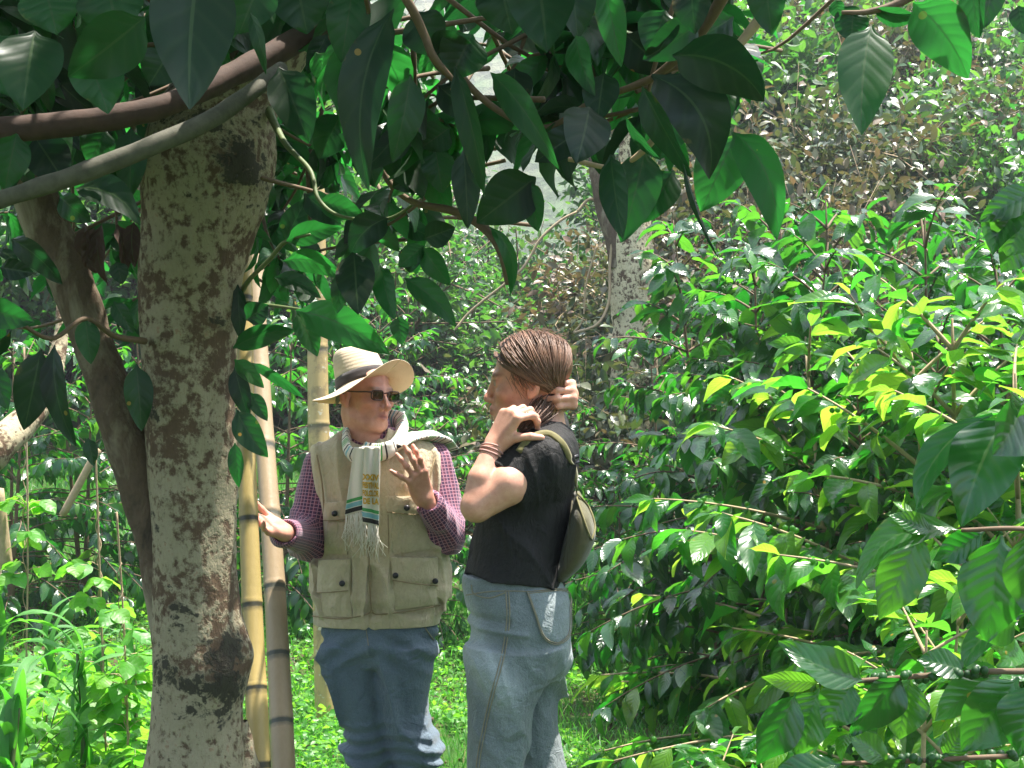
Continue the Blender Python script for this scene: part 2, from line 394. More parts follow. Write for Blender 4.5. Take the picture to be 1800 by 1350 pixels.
def head(S, c, Rm, z=1., fem=False, open_=.004):
    H = lambda p: np.asarray(c) + Rm @ (np.asarray(p, float) * z)
    E = lambda p, r, k=.015, m='add', R2=None: S.op(ell(H(p), np.array(r) * z, Rm if R2 is None else Rm @ R2), k, m)
    K = lambda a, b, ra, rb, k=.012, m='add': S.op(cone(H(a), H(b), ra * z, rb * z), k, m)
    E((0, -.014, .034), (.074, .094, .080), .02)
    E((0, .028, -.030), (.056 if fem else .0545, .062, .085), .03)
    E((0, .070, -.066), (.030, .027, .030), .02)
    E((0, .040, -.084), (.046 if fem else .050, .044, .032), .025)
    E((0, .078, -.106), (.018, .017, .014), .02)
    K((-.034, .080, .016), (.034, .080, .016), .011, .011, .018)
    for sx in (-1, 1):
        E((sx * .040, .058, -.030), (.024, .026, .022), .022)
        K((sx * .047, .01, -.074), (sx * .024, .068, -.100), .014, .012, .02)
    for sx in (-1, 1):
        E((sx * .031, .096, -.002), (.017, .014, .010), .008, 'cut')
        E((sx * .031, .0775, -.002), (.0125, .0125, .0115), .002)
        K((sx * .018, .089, .006), (sx * .045, .080, .006), .0035, .003, .004)
    tip = .107 if fem else .116
    K((0, .088, .004), (0, tip, -.036), .0075, .0085, .010); E((0, tip, -.041), (.0100, .010, .009), .010)
    for sx in (-1, 1): E((sx * .0125, .099, -.045), (.0078, .010, .0075), .006)
    zl = -.069
    for sx in (-1, 1):
        K((0, .098, zl + .004), (sx * .021, .088, zl), .0058, .0035, .006); K((0, .097, zl - .007), (sx * .020, .088, zl - .003), .0065, .0035, .006)
    if not fem:
        for sx in (-1, 1): K((sx * .021, .098, -.046), (sx * .031, .082, -.076), .0042, .0036, .006, 'cut'); K((sx * .052, .070, -.052), (sx * .048, .066, -.070), .010, .010, .02, 'cut')
        for zz in (.040, .052): K((-.035, .088, zz), (.035, .088, zz), .0022, .0022, .004, 'cut')
    K((-.014, .104, zl - .001), (.014, .104, zl - .001), open_, open_, .003, 'cut')
    for sx in (-1, 1):
        a = .35 * sx; Rz = np.array([[math.cos(a), -math.sin(a), 0], [math.sin(a), math.cos(a), 0], [0, 0, 1]])
        E((sx * .076, -.010, -.012), (.008, .019, .031), .006, 'add', Rz); E((sx * .0855, -.006, -.008), (.010, .0095, .017), .003, 'cut', Rz)
        E((sx * .073, -.003, -.038), (.007, .009, .010), .006)
    return H
def head_paint(V, H, Rm, c, z, skin, lip, brow, iris=(.05, .03, .02)):
    l = (V - np.asarray(c)) @ Rm / z; col = np.tile(np.array(skin), (len(V), 1))
    g = lambda p, r: np.exp(-(((l - np.array(p)) / np.array(r)) ** 2).sum(1))
    def mixc(w, cc): col[:] = col * (1 - w[:, None]) + np.array(cc) * w[:, None]
    inh = np.linalg.norm(l / np.array([.1, .14, .15]), axis=1) < 1
    red = (g((.045, .07, -.035), (.03, .04, .03)) + g((-.045, .07, -.035), (.03, .04, .03)) + g((0, .115, -.04), (.018, .02, .015)) + g((.08, -.01, -.01), (.02, .03, .04)) + g((-.08, -.01, -.01), (.02, .03, .04))) * inh
    mixc(np.clip(red * .45, 0, .6), (skin[0] * .95, skin[1] * .62, skin[2] * .58))
    mixc(np.clip(1.3 * g((0, .096, -.070), (.021, .014, .0095)), 0, .85) * inh, lip)
    mixc(np.clip(1.7 * (g((0, .09, -.070), (.013, .014, .0030))), 0, .95) * inh, (.04, .010, .01))
    for sx in (-1, 1):
        mixc(np.clip(1.6 * g((sx * .034, .088, .019), (.017, .02, .0042)), 0, .9) * inh, brow)
        e = l - np.array([sx * .031, .0775, -.002]); on = ((np.linalg.norm(e, axis=1) < .0139) & (e[:, 1] > .006) & (np.abs(e[:, 2]) < .0068)).astype(float)
        mixc(on * .9, (.34, .29, .26)); ir = on * (np.hypot(e[:, 0], e[:, 2]) < .0058); mixc(ir, iris)
        mixc(np.clip(1.5 * g((sx * .031, .09, .0058), (.017, .012, .0027)), 0, 1) * inh * .85, (.06, .035, .03))
    return col, l

def ridge(p, f, st=(1, 1, 1), pw=1.6, oc=3):
    """cloth folds: irregular sharp crests, 0..1, stretched by st"""
    return np.clip(1 - 1.7 * np.abs(snoise(p * np.asarray(st), f, oc)), 0, 1) ** pw
def halfspace(c, n):
    c = np.asarray(c, float); n = unit(n); return (lambda x, y, z: (x - c[0]) * n[0] + (y - c[1]) * n[1] + (z - c[2]) * n[2]), np.full(3, -99.), np.full(3, 99.)
# ------------------------------------------------------------------ people: materials
def skin_mat(name):
    s = NT(name); c = s.attr('col')[0]; n1 = s.noise(55, 4, .6, s.pos()); n2 = s.noise(260, 2, .6, s.pos())
    c = s.mix(s.ramp(n1, [(.35, 0.), (.75, .8)]), c, s.mix(.6, c, (.46, .15, .10)))
    c = s.mix(s.math('MULTIPLY', s.math('GREATER_THAN', n2, .67), .22), c, (.25, .1, .06))
    return s.bsdf(c, .48, s.bump(s.math('ADD', n2, n1), .09, .003), .45, sss=.10)
def cloth_mat(name, col, var=.2, fold=.35, weave=900., rough=.85, big=7., sheen=.2):
    s = NT(name); a = s.noise(big, 4, .6, s.pos((1, 1, .45)), .6); w = s.noise(weave, 1, .5, s.pos()); b = s.noise(70, 3, .6, s.pos())
    c = s.mix(b, tuple(x * (1 - var) for x in col), tuple(min(1, x * (1 + var)) for x in col))
    k = s.noise(19, 4, .6, s.pos((1.2, 1, .6)), 1.2); h = s.math('ADD', s.math('ADD', a, s.math('MULTIPLY', k, .6)), s.math('MULTIPLY_ADD', w, .05, s.math('MULTIPLY', b, .16)))
    return s.bsdf(c, rough, s.bump(h, fold, .02), .25, sheen=sheen)
def denim_mat(name, dark, light, fade=.5):
    s = NT(name); w = s.noise(950, 2, .6, s.pos((1, 1, .3))); f = s.noise(5.5, 3, .55, s.pos((1, 1, .6))); b = s.noise(38, 4, .65, s.pos((1, 1, .5)))
    fold = s.attr('fold')[2]
    c = s.mix(s.math('MULTIPLY_ADD', f, .7, s.math('MULTIPLY_ADD', b, .5, -.25)), dark, light)
    c = s.mix(s.math('MULTIPLY', fold, fade), c, tuple(min(1, x * 1.5) for x in light))
    c = s.mix(s.ramp(w, [(.42, .0), (.66, .5)]), c, tuple(x * .5 for x in dark)); c = s.mix(s.ramp(s.noise(1300, 1, .5, s.pos((1, 1, .5))), [(.52, 0.), (.68, .35)]), c, tuple(min(1, x * 1.35) for x in light))
    k = s.noise(15, 4, .6, s.pos((1, 1, 1.3)), .8); return s.bsdf(c, .82, s.bump(s.math('ADD', s.math('MULTIPLY', w, .10), s.math('MULTIPLY_ADD', k, 1.6, b)), .75, .010), .2, sheen=.15)
def plaid_mat(name):
    s = NT(name); u, v = s.uv()
    band = lambda q, per, wd, ph=0.: s.math('LESS_THAN', s.math('ABSOLUTE', s.math('SUBTRACT', s.math('FRACT', s.math('MULTIPLY_ADD', q, 1 / per, ph)), .5)), wd)
    c = s.mix(s.math('MAXIMUM', band(u, .022, .27), 0), (.13, .025, .055), (.065, .03, .075))
    c = s.mix(s.math('MULTIPLY', band(v, .022, .27), .55), c, (.055, .022, .06))
    c = s.mix(s.math('MULTIPLY', s.math('MAXIMUM', band(u, .011, .10, .3), band(v, .011, .10, .3)), .75), c, (.50, .24, .30))
    n = s.noise(60, 3, .6, s.pos()); return s.bsdf(c, .8, s.bump(n, .3, .006), .25, sheen=.25)
def scarf_mat(name):
    """cream cotton with woven bands across; UV v runs along the cloth in metres, u across"""
    s = NT(name); u, v = s.uv(); k = s.attr('rnd')[2]
    def rng_(a, b): return s.math('MULTIPLY', s.math('GREATER_THAN', v, a), s.math('LESS_THAN', v, b))
    cr = (.80, .74, .64); n = s.noise(500, 2, .5, s.pos()); c = s.mix(n, cr, tuple(x * .85 for x in cr))
    blk, grn, blu = (.03, .025, .025), (.07, .33, .09), (.20, .42, .48)
    # panel (rnd < .5): bands counted up from the fringe
    pan = s.math('LESS_THAN', k, .5); p = c
    for a, b, cc in ((.004, .019, blk), (.021, .036, blu), (.039, .050, grn), (.262, .275, blk), (.280, .284, blk)): p = s.mix(rng_(a, b), p, cc)
    # wrap round the neck: repeating fine bands
    per = .105; f = s.math('FRACT', s.math('DIVIDE', v, per)); w = c
    def fr(a, b): return s.math('MULTIPLY', s.math('GREATER_THAN', f, a), s.math('LESS_THAN', f, b))
    for a, b, cc in ((.02, .06, blk), (.26, .30, blk), (.38, .42, grn), (.45, .49, grn), (.52, .56, grn), (.59, .63, (.25, .45, .2)), (.74, .79, blk), (.86, .92, blu)): w = s.mix(fr(a, b), w, cc)
    return s.bsdf(s.mix(pan, w, p), .85, s.bump(n, .2, .002), .2, sheen=.2)
M = {}
M['skin'] = skin_mat('skin'); M['vest'] = cloth_mat('khaki_cotton', (.50, .41, .27), .16, .95); M['plaid'] = plaid_mat('plaid_cotton')
M['trousers'] = denim_mat('blue_trousers', (.070, .098, .132), (.175, .225, .275), .15); M['jeans'] = denim_mat('washed_denim', (.085, .108, .118), (.31, .345, .35), .6)
M['tee'] = cloth_mat('black_jersey', (.017, .0155, .0155), .3, .9, 900, .72, 9., .0); M['olive'] = cloth_mat('olive_canvas', (.085, .075, .035), .2, .3, 700, .75)
M['strap'] = cloth_mat('olive_webbing', (.13, .112, .038), .15, .1, 900, .7); M['scarf'] = scarf_mat('woven_scarf')
M['boot'] = simple('black_rubber', (.015, .015, .017), .45, 30, .3, .1); M['snap'] = simple('dark_snap', (.03, .028, .03), .35, 200, .2, .05, .6, .5)
M['thread'] = simple('cream_thread', (.78, .72, .62), .9, 200, .1, .05); M['gold'] = simple('gold_print', (.62, .36, .03), .8, 300, .12, .05)
M['seam'] = simple('seam_thread', (.24, .21, .15), .85, 300, .2, .05); M['vseam'] = simple('vest_edging', (.27, .20, .11), .85, 300, .2, .05)
M['frame'] = simple('brown_spectacle_frame', (.055, .022, .015), .3, 200, .1, .02)
def lens_mat():
    s = NT('tinted_lens'); a = s.n('BsdfTransparent', {0: (.52, .45, .42)}); b = s.n('BsdfGlossy', {'Roughness': .15}); g = s.n('MixShader', {0: .035, 1: a.outputs[0], 2: b.outputs[0]}); s.t.links.new(g.outputs[0], s.out.inputs[0]); return s.m
M['lens'] = lens_mat()
def straw_mat():
    s = NT('straw'); p = s.pos(); w1 = s.n('TexWave', {'Vector': p, 'Scale': 170., 'Distortion': 1.5, 'Detail': 1.}).outputs[1]; n = s.noise(30, 3, .6, p); v = s.uv()[1]
    w2 = s.math('SINE', s.math('MULTIPLY', v, 260.)); c = s.mix(n, (.72, .58, .42), (.82, .70, .53)); c = s.mix(s.math('MULTIPLY', w1, .22), c, (.40, .26, .13))
    return s.bsdf(c, .65, s.bump(s.math('ADD', w1, w2), .25, .001), .3, trans=(.75, .50, .28), tf=.18)
M['straw'] = straw_mat(); M['ribbon'] = cloth_mat('dark_ribbon', (.035, .027, .027), .1, .1)
def hair_mat():
    s = NT('brown_hair'); r = s.attr('rnd')[2]; n = s.noise(90, 3, .6, s.pos())
    c = s.mix(r, (.10, .050, .031), (.29, .155, .098)); c = s.mix(s.math('MULTIPLY', n, .4), c, (.02, .01, .007))
    return s.bsdf(c, .52, s.bump(n, .2, .002), .35)
M['hair'] = hair_mat()
from mathutils.bvhtree import BVHTree
def on_mesh(o):
    t = BVHTree.FromPolygons([v.co[:] for v in o.data.vertices], [p.vertices[:] for p in o.data.polygons])
    def f(px, py, off=0.):
        d = Vector(unit(P(px, py, 1.) - CAM)); h = t.ray_cast(Vector(CAM) + d * .5, d)
        if h[0] is None: n = t.find_nearest(Vector(P(px, py, 4.0))); return np.array(n[0] + n[1] * off)
        return np.array(h[0] + h[1] * off * (1 if h[1].dot(d) < 0 else -1))
    return f
def sdf_obj(name, S, mat, parent, it=1, col=None, uvf=None, attrs=None, **kw):
    V, Q = S.verts(); V = relax(V, Q, it)
    me = mesh_np(name, V, Q, None if uvf is None else uvf(V), None if attrs is None else attrs(V), None if col is None else col(V))
    o = link(name, me, mat, **kw)
    if parent is not None: o.parent = parent; o.matrix_parent_inverse = Matrix.Translation(-Vector(parent.location))
    return o
def kid(o, parent):
    o.parent = parent; o.matrix_parent_inverse = Matrix.Translation(-Vector(parent.location)); return o
def limb_uv(V, segs, circ):
    """cloth coordinates (metres): round and along the nearest limb segment"""
    best = np.full(len(V), 9.); uv = np.zeros((len(V), 2)); off = 0
    for a, b in segs:
        a = np.asarray(a, float); b = np.asarray(b, float); L = np.linalg.norm(b - a); t = (b - a) / L; h = (V - a) @ t
        q = V - a - np.clip(h, 0, L)[:, None] * t; d = np.linalg.norm(q, axis=1); e1 = unit(np.cross(t, (0.2, 1, .1))); e2 = np.cross(t, e1)
        m = d < best; best = np.where(m, d, best); ang = np.arctan2(q @ e2, q @ e1)
        uv[m, 0] = (ang * circ)[m]; uv[m, 1] = (h + off)[m]; off += L
    return uv, best

# ------------------------------------------------------------------ the man in the straw hat
DM = 4.62
man = thing('person', 'man in a straw hat and khaki vest with a scarf, gesturing with open hands', 'person', tuple(P(675, 724, DM)[:2]) + (0.,))
hc = P(642, 693, DM - .03); hR = frame((math.sin(rad(46)), -math.cos(rad(46)), -.03), roll=rad(3))
sR, eR, wR = P(564, 818, DM + .02), P(541, 946, DM - .03), P(499, 936, DM - .25)
sL, eL, wL = P(760, 812, DM + .03), P(788, 938, DM - .04), P(745, 876, DM - .17)
B = Body((-1.05, 3.95, -.02), (-.20, 5.0, 1.80), .0035)
H = head(B, hc, hR, 1.0)
B.add(cone(H((0, -.03, -.06)), P(648, 790, DM + .02), .056, .064), .03)
B.add(cone(H((0, .0, -.09)), P(652, 782, DM - .03), .040, .05), .03)
B.add(loft([(1095, 572, 760, .10), (950, 578, 758, .11), (850, 574, 758, .11), (800, 580, 745, .09), (775, 620, 705, .06)], DM), .03)
B.add(loft([(1090, 588, 746, .09), (1130, 595, 742, .08)], DM), .02)
for lg in ([(1110, 590, 650, .06), (1280, 622, 660, .045), (1500, 645, 680, .04)], [(1110, 680, 742, .06), (1280, 700, 740, .045), (1500, 712, 746, .04)]): B.add(loft(lg, DM), .02)
for px in (660, 730): B.add(cone(P(px, 1500, DM + .01), P(px + 4, 1545, DM - .12), .038, .032), .02)
chain(B, [sR, eR, wR], [.045, .036, .028]); chain(B, [sL, eL, wL], [.045, .036, .028])
hand(B, wR, P(466, 924, DM - .31) - wR, np.array([.12, .75, -.62]), False, [(.15, .25, .2), (.2, .3, .2), (.25, .3, .25), (.3, .35, .25)], thumb=((.75, -.05), (.1, .1)))
hand(B, wL, P(726, 818, DM - .23) - wL, np.array([.35, -.93, .05]), True, [(.25, .3, .2), (.2, .3, .2), (.22, .3, .2), (.12, .2, .15)], spread=(.02, -.06, -.22, -.62), thumb=((.35, .5), (.25, .15)))
cM = lambda V: head_paint(V, H, hR, hc, 1.0, (.64, .315, .225), (.50, .16, .14), (.30, .19, .13))[0]
sdf_obj('body', B, M['skin'], man, 1, cM)
# shirt
S = Body((-1.05, 4.1, .95), (-.15, 5.0, 1.56), .004)
S.add(loft([(990, 562, 768, .12), (850, 560, 768, .125), (800, 560, 762, .10), (772, 600, 715, .075), (755, 618, 694, .062)], DM), .02)
chain(S, [sR, eR, wR + (eR - wR) * .12], [.060, .060, .047], .03); chain(S, [sL, eL, wL + (eL - wL) * .22], [.062, .062, .046], .03)
S.add(cone(P(650, 765, DM + .01), P(650, 748, DM + .01), .068, .066), .01)
for a, b in ((eR, wR), (eL, wL)):                                          # open cuffs
    e = b + (a - b) * (.12 if a is eR else .22); t = unit(e - a); S.cut(cone(e + t * .03, e + t * .09, .036, .04), .004)
def shirt_fold(x, y, z):
    p = np.stack(np.broadcast_arrays(x, y, z), -1); f = 0
    for s_, e_, w_ in ((sR, eR, wR), (sL, eL, wL)):
        de = np.sqrt(((p - e_) ** 2).sum(-1)); ang = snoise(p, 14, 3)
        f = f - .015 * np.exp(-(de / .13) ** 2) * (ridge(p + .01 * ang[..., None], 24, (1, 1, 1.4), 2) - .3)
        ab = e_ - s_; t = ((p - s_) @ ab) / (ab @ ab); f = f - .006 * (ridge(p, 19, (1, 1, .6), 2) - .3)
    return f + .0018 * snoise(p, 38, 4)
S.disp(shirt_fold)
def shirt_uv(V):
    uv, d = limb_uv(V, [(sR, eR), (eR, wR), (sL, eL), (eL, wL)], .055); tor = d > .085; uv[tor] = V[tor][:, [0, 2]]; return uv
sdf_obj('shirt', S, M['plaid'], man, 1, None, shirt_uv)
# vest
vrows = [(1095, 553, 772, .135), (1085, 551, 775, .14), (1040, 551, 779, .145), (975, 559, 781, .145), (905, 561, 779, .145), (850, 554, 773, .145), (808, 547, 770, .125), (785, 550, 764, .105), (770, 584, 735, .085), (756, 612, 702, .07)]
VEST = loft(vrows, DM, 2.5, yaw=rad(3))
V_ = Body((-.96, 4.35, .83), (-.16, 4.9, 1.53), .0035)
V_.add(VEST, .01)
for s_, e_ in ((sR, eR), (sL, eL)): V_.cut(cone(s_ + unit(np.array([s_[0] + .437, 0, .0])) * .012, e_ + unit(np.array([s_[0] + .437, 0, .0])) * .03, .059, .068), .006)
V_.cut(ell(P(648, 752, DM - .05), (.068, .085, .06)), .01)                        # neck opening
V_.cut(ell(P(655, 800, DM - .16), (.022, .07, .05)), .01)
px_of = lambda x, y: 900 + x / y * 2500
py_of = lambda z, y: 724 - (z - 1.55) / y * 2500
def vest_fold(x, y, z):
    p = np.stack(np.broadcast_arrays(x, y, z), -1); yy = np.broadcast_to(y, p.shape[:-1]); fr = (yy < DM - .02).astype(np.float32)
    u = 900 + p[..., 0] / 4.49 * 2500; v = 724 - (p[..., 2] - 1.55) / 4.49 * 2500
    n = snoise(p, 9, 4); lo = np.clip((v - 830) / 200, 0, 1)
    f = -.022 * (ridge(p + .02 * n[..., None], 13, (1.5, 1, .5), 2.2) - .42) * lo - .017 * (ridge(p, 21, (.7, 1, 1.5), 2.2) - .25) * np.clip((v - 900) / 120, 0, 1) - .012 * (ridge(p, 20, (1.5, 1, .4), 2) - .3) * (1 - lo)
    f = (f + .0045 * np.exp(-((v - 1070 - 6 * n) / 9) ** 2) - .005 * np.exp(-((v - 1048 - 10 * n) / 8) ** 2)) * np.clip((1092 - v) / 14, 0, 1)     # gathered hem
    f = f + .0014 * snoise(p, 45, 4) * (v < 1085)
    f = f + fr * (.006 * np.exp(-((u - 650 + (v - 900) * .01) / 3.0) ** 2) * (v > 905) - .003 * np.exp(-((u - 640) / 5.) ** 2) - .003 * np.exp(-((u - 660) / 5.) ** 2))  # zip placket
    return f
V_.disp(vest_fold)
vest = sdf_obj('vest', V_, M['vest'], man, 1)
def on_vest(px, py, off=0.):
    """the point of the vest's front seen at a pixel"""
    lo_, hi_ = 4.2, 4.62
    for _ in range(24):
        m = (lo_ + hi_) / 2; q = P(px, py, m); d = VEST[0](np.array([[[q[0]]]]), np.array([[[q[1]]]]), np.array([[[q[2]]]]))[0, 0, 0] - off
        lo_, hi_ = (m, hi_) if d > 0 else (lo_, m)
    return P(px, py, hi_)
def patch(name, poly, off, thick, parent, seed, puff=0.006, wr=.0025):
    """a cloth piece sewn on the vest: poly = its four corners (photo), draped on the surface"""
    n, m_ = 14, 12; tl, tr, br, bl = (np.array(q, float) for q in poly); g = Geo(); V = np.zeros((n, m_, 3)); r = np.random.default_rng(seed)
    for i in range(n):
        for j in range(m_):
            a, b = i / (n - 1), j / (m_ - 1); q = (tl * (1 - b) + tr * b) * (1 - a) + (bl * (1 - b) + br * b) * a
            e = min(1, 6 * min(a, 1 - a, b, 1 - b)); V[i, j] = on_vest(q[0], q[1], off + puff * e * (.6 + .4 * a) + wr * math.sin(q[0] * .22 + q[1] * .11 + seed) * e)
    ed = 0.02; g.grid(V); Vb = V.copy(); Vb[:, :, 1] += thick + .012
    rim = np.concatenate([V[0, :], V[1:, -1], V[-1, -2::-1], V[-2::-1, 0]]); rb = rim.copy(); rb[:, 1] += thick + .012
    g.grid(np.stack([rim, rb], 1))
    me = g.mesh(name); o = link(name, me, M['vest']); return kid(o, parent)
def stitch(pts, parent, r=.0011, mat='vseam', name='seam', off=.002, f=None):
    f = f or on_vest; g = Geo(); q = spline([(*p, 0) for p in pts], 24); g.tube([f(p[0], p[1], off) for p in q], r, 5); o = link(name, g.mesh(name), M[mat]); return kid(o, parent)
pockets = [('pocket', [(562, 986), (617, 984), (618, 1085), (556, 1082)], .002, 1), ('pocket', [(690, 985), (768, 985), (772, 1062), (694, 1072)], .004, 2), ('pocket', [(684, 905), (752, 905), (758, 965), (690, 975)], .000, 3), ('pocket', [(570, 915), (612, 913), (610, 975), (570, 972)], .000, 4)]
for nm, poly, off, sd in pockets: patch(nm, poly, off, .002, vest, sd, .007)
flaps = [[(560, 985), (616, 983), (612, 1038), (556, 1042)], [(687, 980), (769, 980), (770, 1030), (690, 1020)], [(677, 872), (738, 873), (742, 905), (680, 900)], [(570, 884), (610, 882), (612, 912), (568, 915)]]
for i, f_ in enumerate(flaps): patch('pocket_flap', f_, .011, .002, vest, 11 + i, .004, .002)
for i, f_ in enumerate(flaps):
    tl, tr, br, bl = f_
    stitch([bl, ((bl[0] + br[0]) / 2, (bl[1] + br[1]) / 2 + 1), br], vest, .0016, off=.016)
for b in ((588, 903), (601, 1026), (715, 893), (695, 1012), (765, 1022)):
    c_ = on_vest(b[0], b[1], .021); g = Geo(); g.tube([c_ + (0, .012, 0), c_ + (0, .002, 0), c_ + (0, -.002, 0), c_ + (0, -.0035, 0)], [.0095, .0095, .008, .004], 14); kid(link('snap_button', g.mesh('snap_button'), M['snap']), vest)
stitch([(650, 905), (649, 980), (651, 1050), (654, 1078)], vest, .0022, off=.008, name='zipper')
stitch([(549, 1083), (600, 1088), (645, 1080), (654, 1072), (663, 1080), (720, 1074), (774, 1064)], vest, .002, off=.004)
stitch([(620, 905), (618, 980), (616, 1080)], vest, .0014, off=.002); stitch([(682, 905), (684, 980), (690, 1075)], vest, .0014, off=.002)
stitch([(557, 800), (566, 850), (570, 900)], vest, .003, off=.003, name='armhole_edging'); stitch([(766, 800), (758, 830), (752, 870)], vest, .003, off=.003, name='armhole_edging')
# trousers
T = Body((-.98, 4.3, .05), (-.15, 4.9, .96), .004)
T.add(loft([(1060, 585, 748, .10), (1080, 574, 760, .118), (1095, 568, 767, .127), (1125, 567, 771, .13), (1150, 570, 770, .12), (1165, 580, 764, .10)], DM), .02)
LR = [(1130, 566, 664, .115), (1180, 575, 675, .105), (1230, 591, 680, .095), (1280, 606, 684, .09), (1310, 613, 690, .085), (1345, 622, 694, .085), (1420, 634, 690, .07), (1470, 640, 690, .065)]
LL = [(1130, 654, 772, .115), (1180, 655, 766, .105), (1230, 664, 757, .095), (1280, 673, 756, .09), (1310, 679, 764, .085), (1345, 690, 768, .085), (1420, 700, 762, .07), (1470, 702, 760, .065)]
T.add(loft(LR, DM), .022); T.add(loft(LL, DM - .02), .022)
def tr_fold(x, y, z):
    p = np.stack(np.broadcast_arrays(x, y, z), -1); u = 900 + p[..., 0] / 4.55 * 2500; v = 724 - (p[..., 2] - 1.55) / 4.55 * 2500; n = snoise(p, 8, 4)
    low = np.clip((v - 1255) / 50, 0, 1); f = low * .005 * np.sin(v * .27 + 3.5 * snoise(p, 9, 3)) - low * (.034 * ridge(p + .012 * snoise(p, 17, 3)[..., None], 14, (.45, .7, 2.0), 1.8) - .009)
    f = f - .026 * (ridge(p + .03 * n[..., None], 11, (1.4, 1, .5), 2.2) - .3) * np.clip((v - 1100) / 60, 0, 1) * (1 - low)
    f = f + .004 * np.sin(v * .16 - np.abs(u - 662) * .10 + n) * np.exp(-((v - 1140) / 45) ** 2) + .0016 * snoise(p, 40, 4)
    f = f - .004 * np.exp(-((u - 655 + (v - 1100) * .05) / 5) ** 2) * (v < 1150)
    return f
T.disp(tr_fold)
tfold = lambda V: {'fold': np.clip(.5 + .8 * snoise(V, 26, 4), 0, 1)}
tro = sdf_obj('trousers', T, M['trousers'], man, 1, attrs=tfold)
def on_loft(lf, D0, D1):
    def f(px, py, off=0.):
        a, b = D0, D1
        for _ in range(26):
            m = (a + b) / 2; q = P(px, py, m); d = lf[0](*(np.array([[[w]]]) for w in q))[0, 0, 0] - off; a, b = (m, b) if d > 0 else (a, m)
        return P(px, py, b)
    return f
hipM = on_mesh(tro)
stitch([(735, 1078), (745, 1100), (762, 1125)], tro, .0022, 'seam', 'pocket_seam', .001, hipM); stitch([(640, 1090), (645, 1115), (648, 1135)], tro, .0016, 'seam', 'fly_seam', .001, hipM)
g = Geo(); a_ = np.linspace(0, 2 * np.pi, 14); cc = hipM(608, 1096, .01); g.tube([cc + np.array([math.cos(t) * .009, -.004, math.sin(t) * .013]) for t in a_], .002, 5); kid(link('key_ring', g.mesh('key_ring'), M['snap']), tro)
bo = Body((-.80, 4.2, -.02), (-.20, 4.8, .40), .006)
for cx in (657, 730):
    bo.add(cone(P(cx, 1360, DM), P(cx + 2, 1530, DM + .02), .058, .05), .02); bo.add(cone(P(cx + 2, 1535, DM + .03), P(cx + 4, 1540, DM - .13), .047, .042), .03)
bo.disp(lambda x, y, z: np.where(z < .012, .012 - z, -.0) * 1.0 + 0 * x + 0 * y)
sdf_obj('boots', bo, M['boot'], man, 1)
# spectacles
def spectacles():
    root = None; g = Geo(); yl = .107
    for sx in (-1, 1):
        q = [H((sx * (.034 + .0225 * np.sign(math.cos(a)) * abs(math.cos(a)) ** .55), yl - .006 * abs(math.cos(a)) - (.004 if sx * math.cos(a) > 0 else 0), -.003 + .0155 * np.sign(math.sin(a)) * abs(math.sin(a)) ** .55)) for a in np.linspace(0, 2 * np.pi, 33)]
        g.tube(q, .0022, 6)
        g.tube([H((sx * .057, yl - .009, .006)), H((sx * .070, yl - .02, .006)), H((sx * .079, .05, .004)), H((sx * .081, -.002, .006)), H((sx * .079, -.02, -.008))], .0023, 6)
    g.tube([H((-.012, yl, .004)), H((0, yl + .005, .007)), H((.012, yl, .004))], .0022, 6)
    fr = kid(link('spectacles', g.mesh('spectacles'), M['frame']), man)
    for sx in (-1, 1):
        L = Geo(); V = np.array([[H((sx * (.034 + .0215 * r_ * np.sign(math.cos(a)) * abs(math.cos(a)) ** .55), yl - .005, -.003 + .0148 * r_ * np.sign(math.sin(a)) * abs(math.sin(a)) ** .55)) for a in np.linspace(0, 2 * np.pi, 25)] for r_ in (0.01, .5, 1.)])
        W = np.array([[H(0.0 * np.array(3))] * 25] * 3) if False else V + (hR @ np.array([0, .0015, 0]))
        L.grid(V); L.grid(W); L.grid(np.stack([V[-1], W[-1]], 0)); kid(link('lens', L.mesh('lens'), M['lens']), fr)
spectacles()
# grey hair at the temples and nape
g = Geo(); rr = np.random.default_rng(4)
for i in range(260):
    sx = -1 if i % 2 else 1; a = rr.uniform(.0, 1); p0 = np.array([sx * .075, -.022 - .05 * a + rr.normal() * .004, .010 - .03 * a + rr.normal() * .008]); p0[0] = sx * (.0715 - .025 * a * a); p1 = p0 + np.array([sx * .002, -.010, -.018]) 
    g.tube([H(p0), H((p0 + p1) / 2 + (sx * .002, 0, 0)), H(p1)], [.0012, .001, .0004], 4, rnd=rr.uniform())
kid(link('hair', g.mesh('hair'), simple('grey_hair', (.28, .25, .22), .6, 90, .3)), man)
# straw hat: brim and crown as one turned sheet, dark ribbon, pinched crown
hatR = frame((math.sin(rad(54)), -math.cos(rad(54)), .37), roll=rad(2)); hat0 = H((0, -.014, .025))
def hat_pt(r, z, a):
    c, s_ = math.cos(a), math.sin(a)                                            # a=0 forward
    x, y = r * s_ * .92, r * c * 1.06
    if r > .088: z = z + (r - .088) * (.30 * math.cos(2 * a) - .16 - .10 * s_) + (r - .088) * .10 * math.sin(3 * a + 1)
    if z > .04: y -= .0; pin = max(0, (z - .05) / .08); x *= 1 - .45 * pin * max(0, c); z += .008 * pin * -c; 
    if r < .05: z -= .020 * (1 - r / .05) * (1 if True else 0)
    return hat0 + hatR @ np.array([x, y, z])
prof = [(.004, .120), (.02, .122), (.035, .127), (.05, .131), (.062, .128), (.071, .115), (.077, .085), (.081, .045), (.083, .015), (.086, .002), (.092, -.001), (.11, .000), (.13, .001), (.150, .003), (.168, .006), (.1685, .0035)]
g = Geo(); na = 72; V = np.array([[hat_pt(r, z, a) for a in np.linspace(0, 2 * np.pi, na + 1)] for r, z in prof])
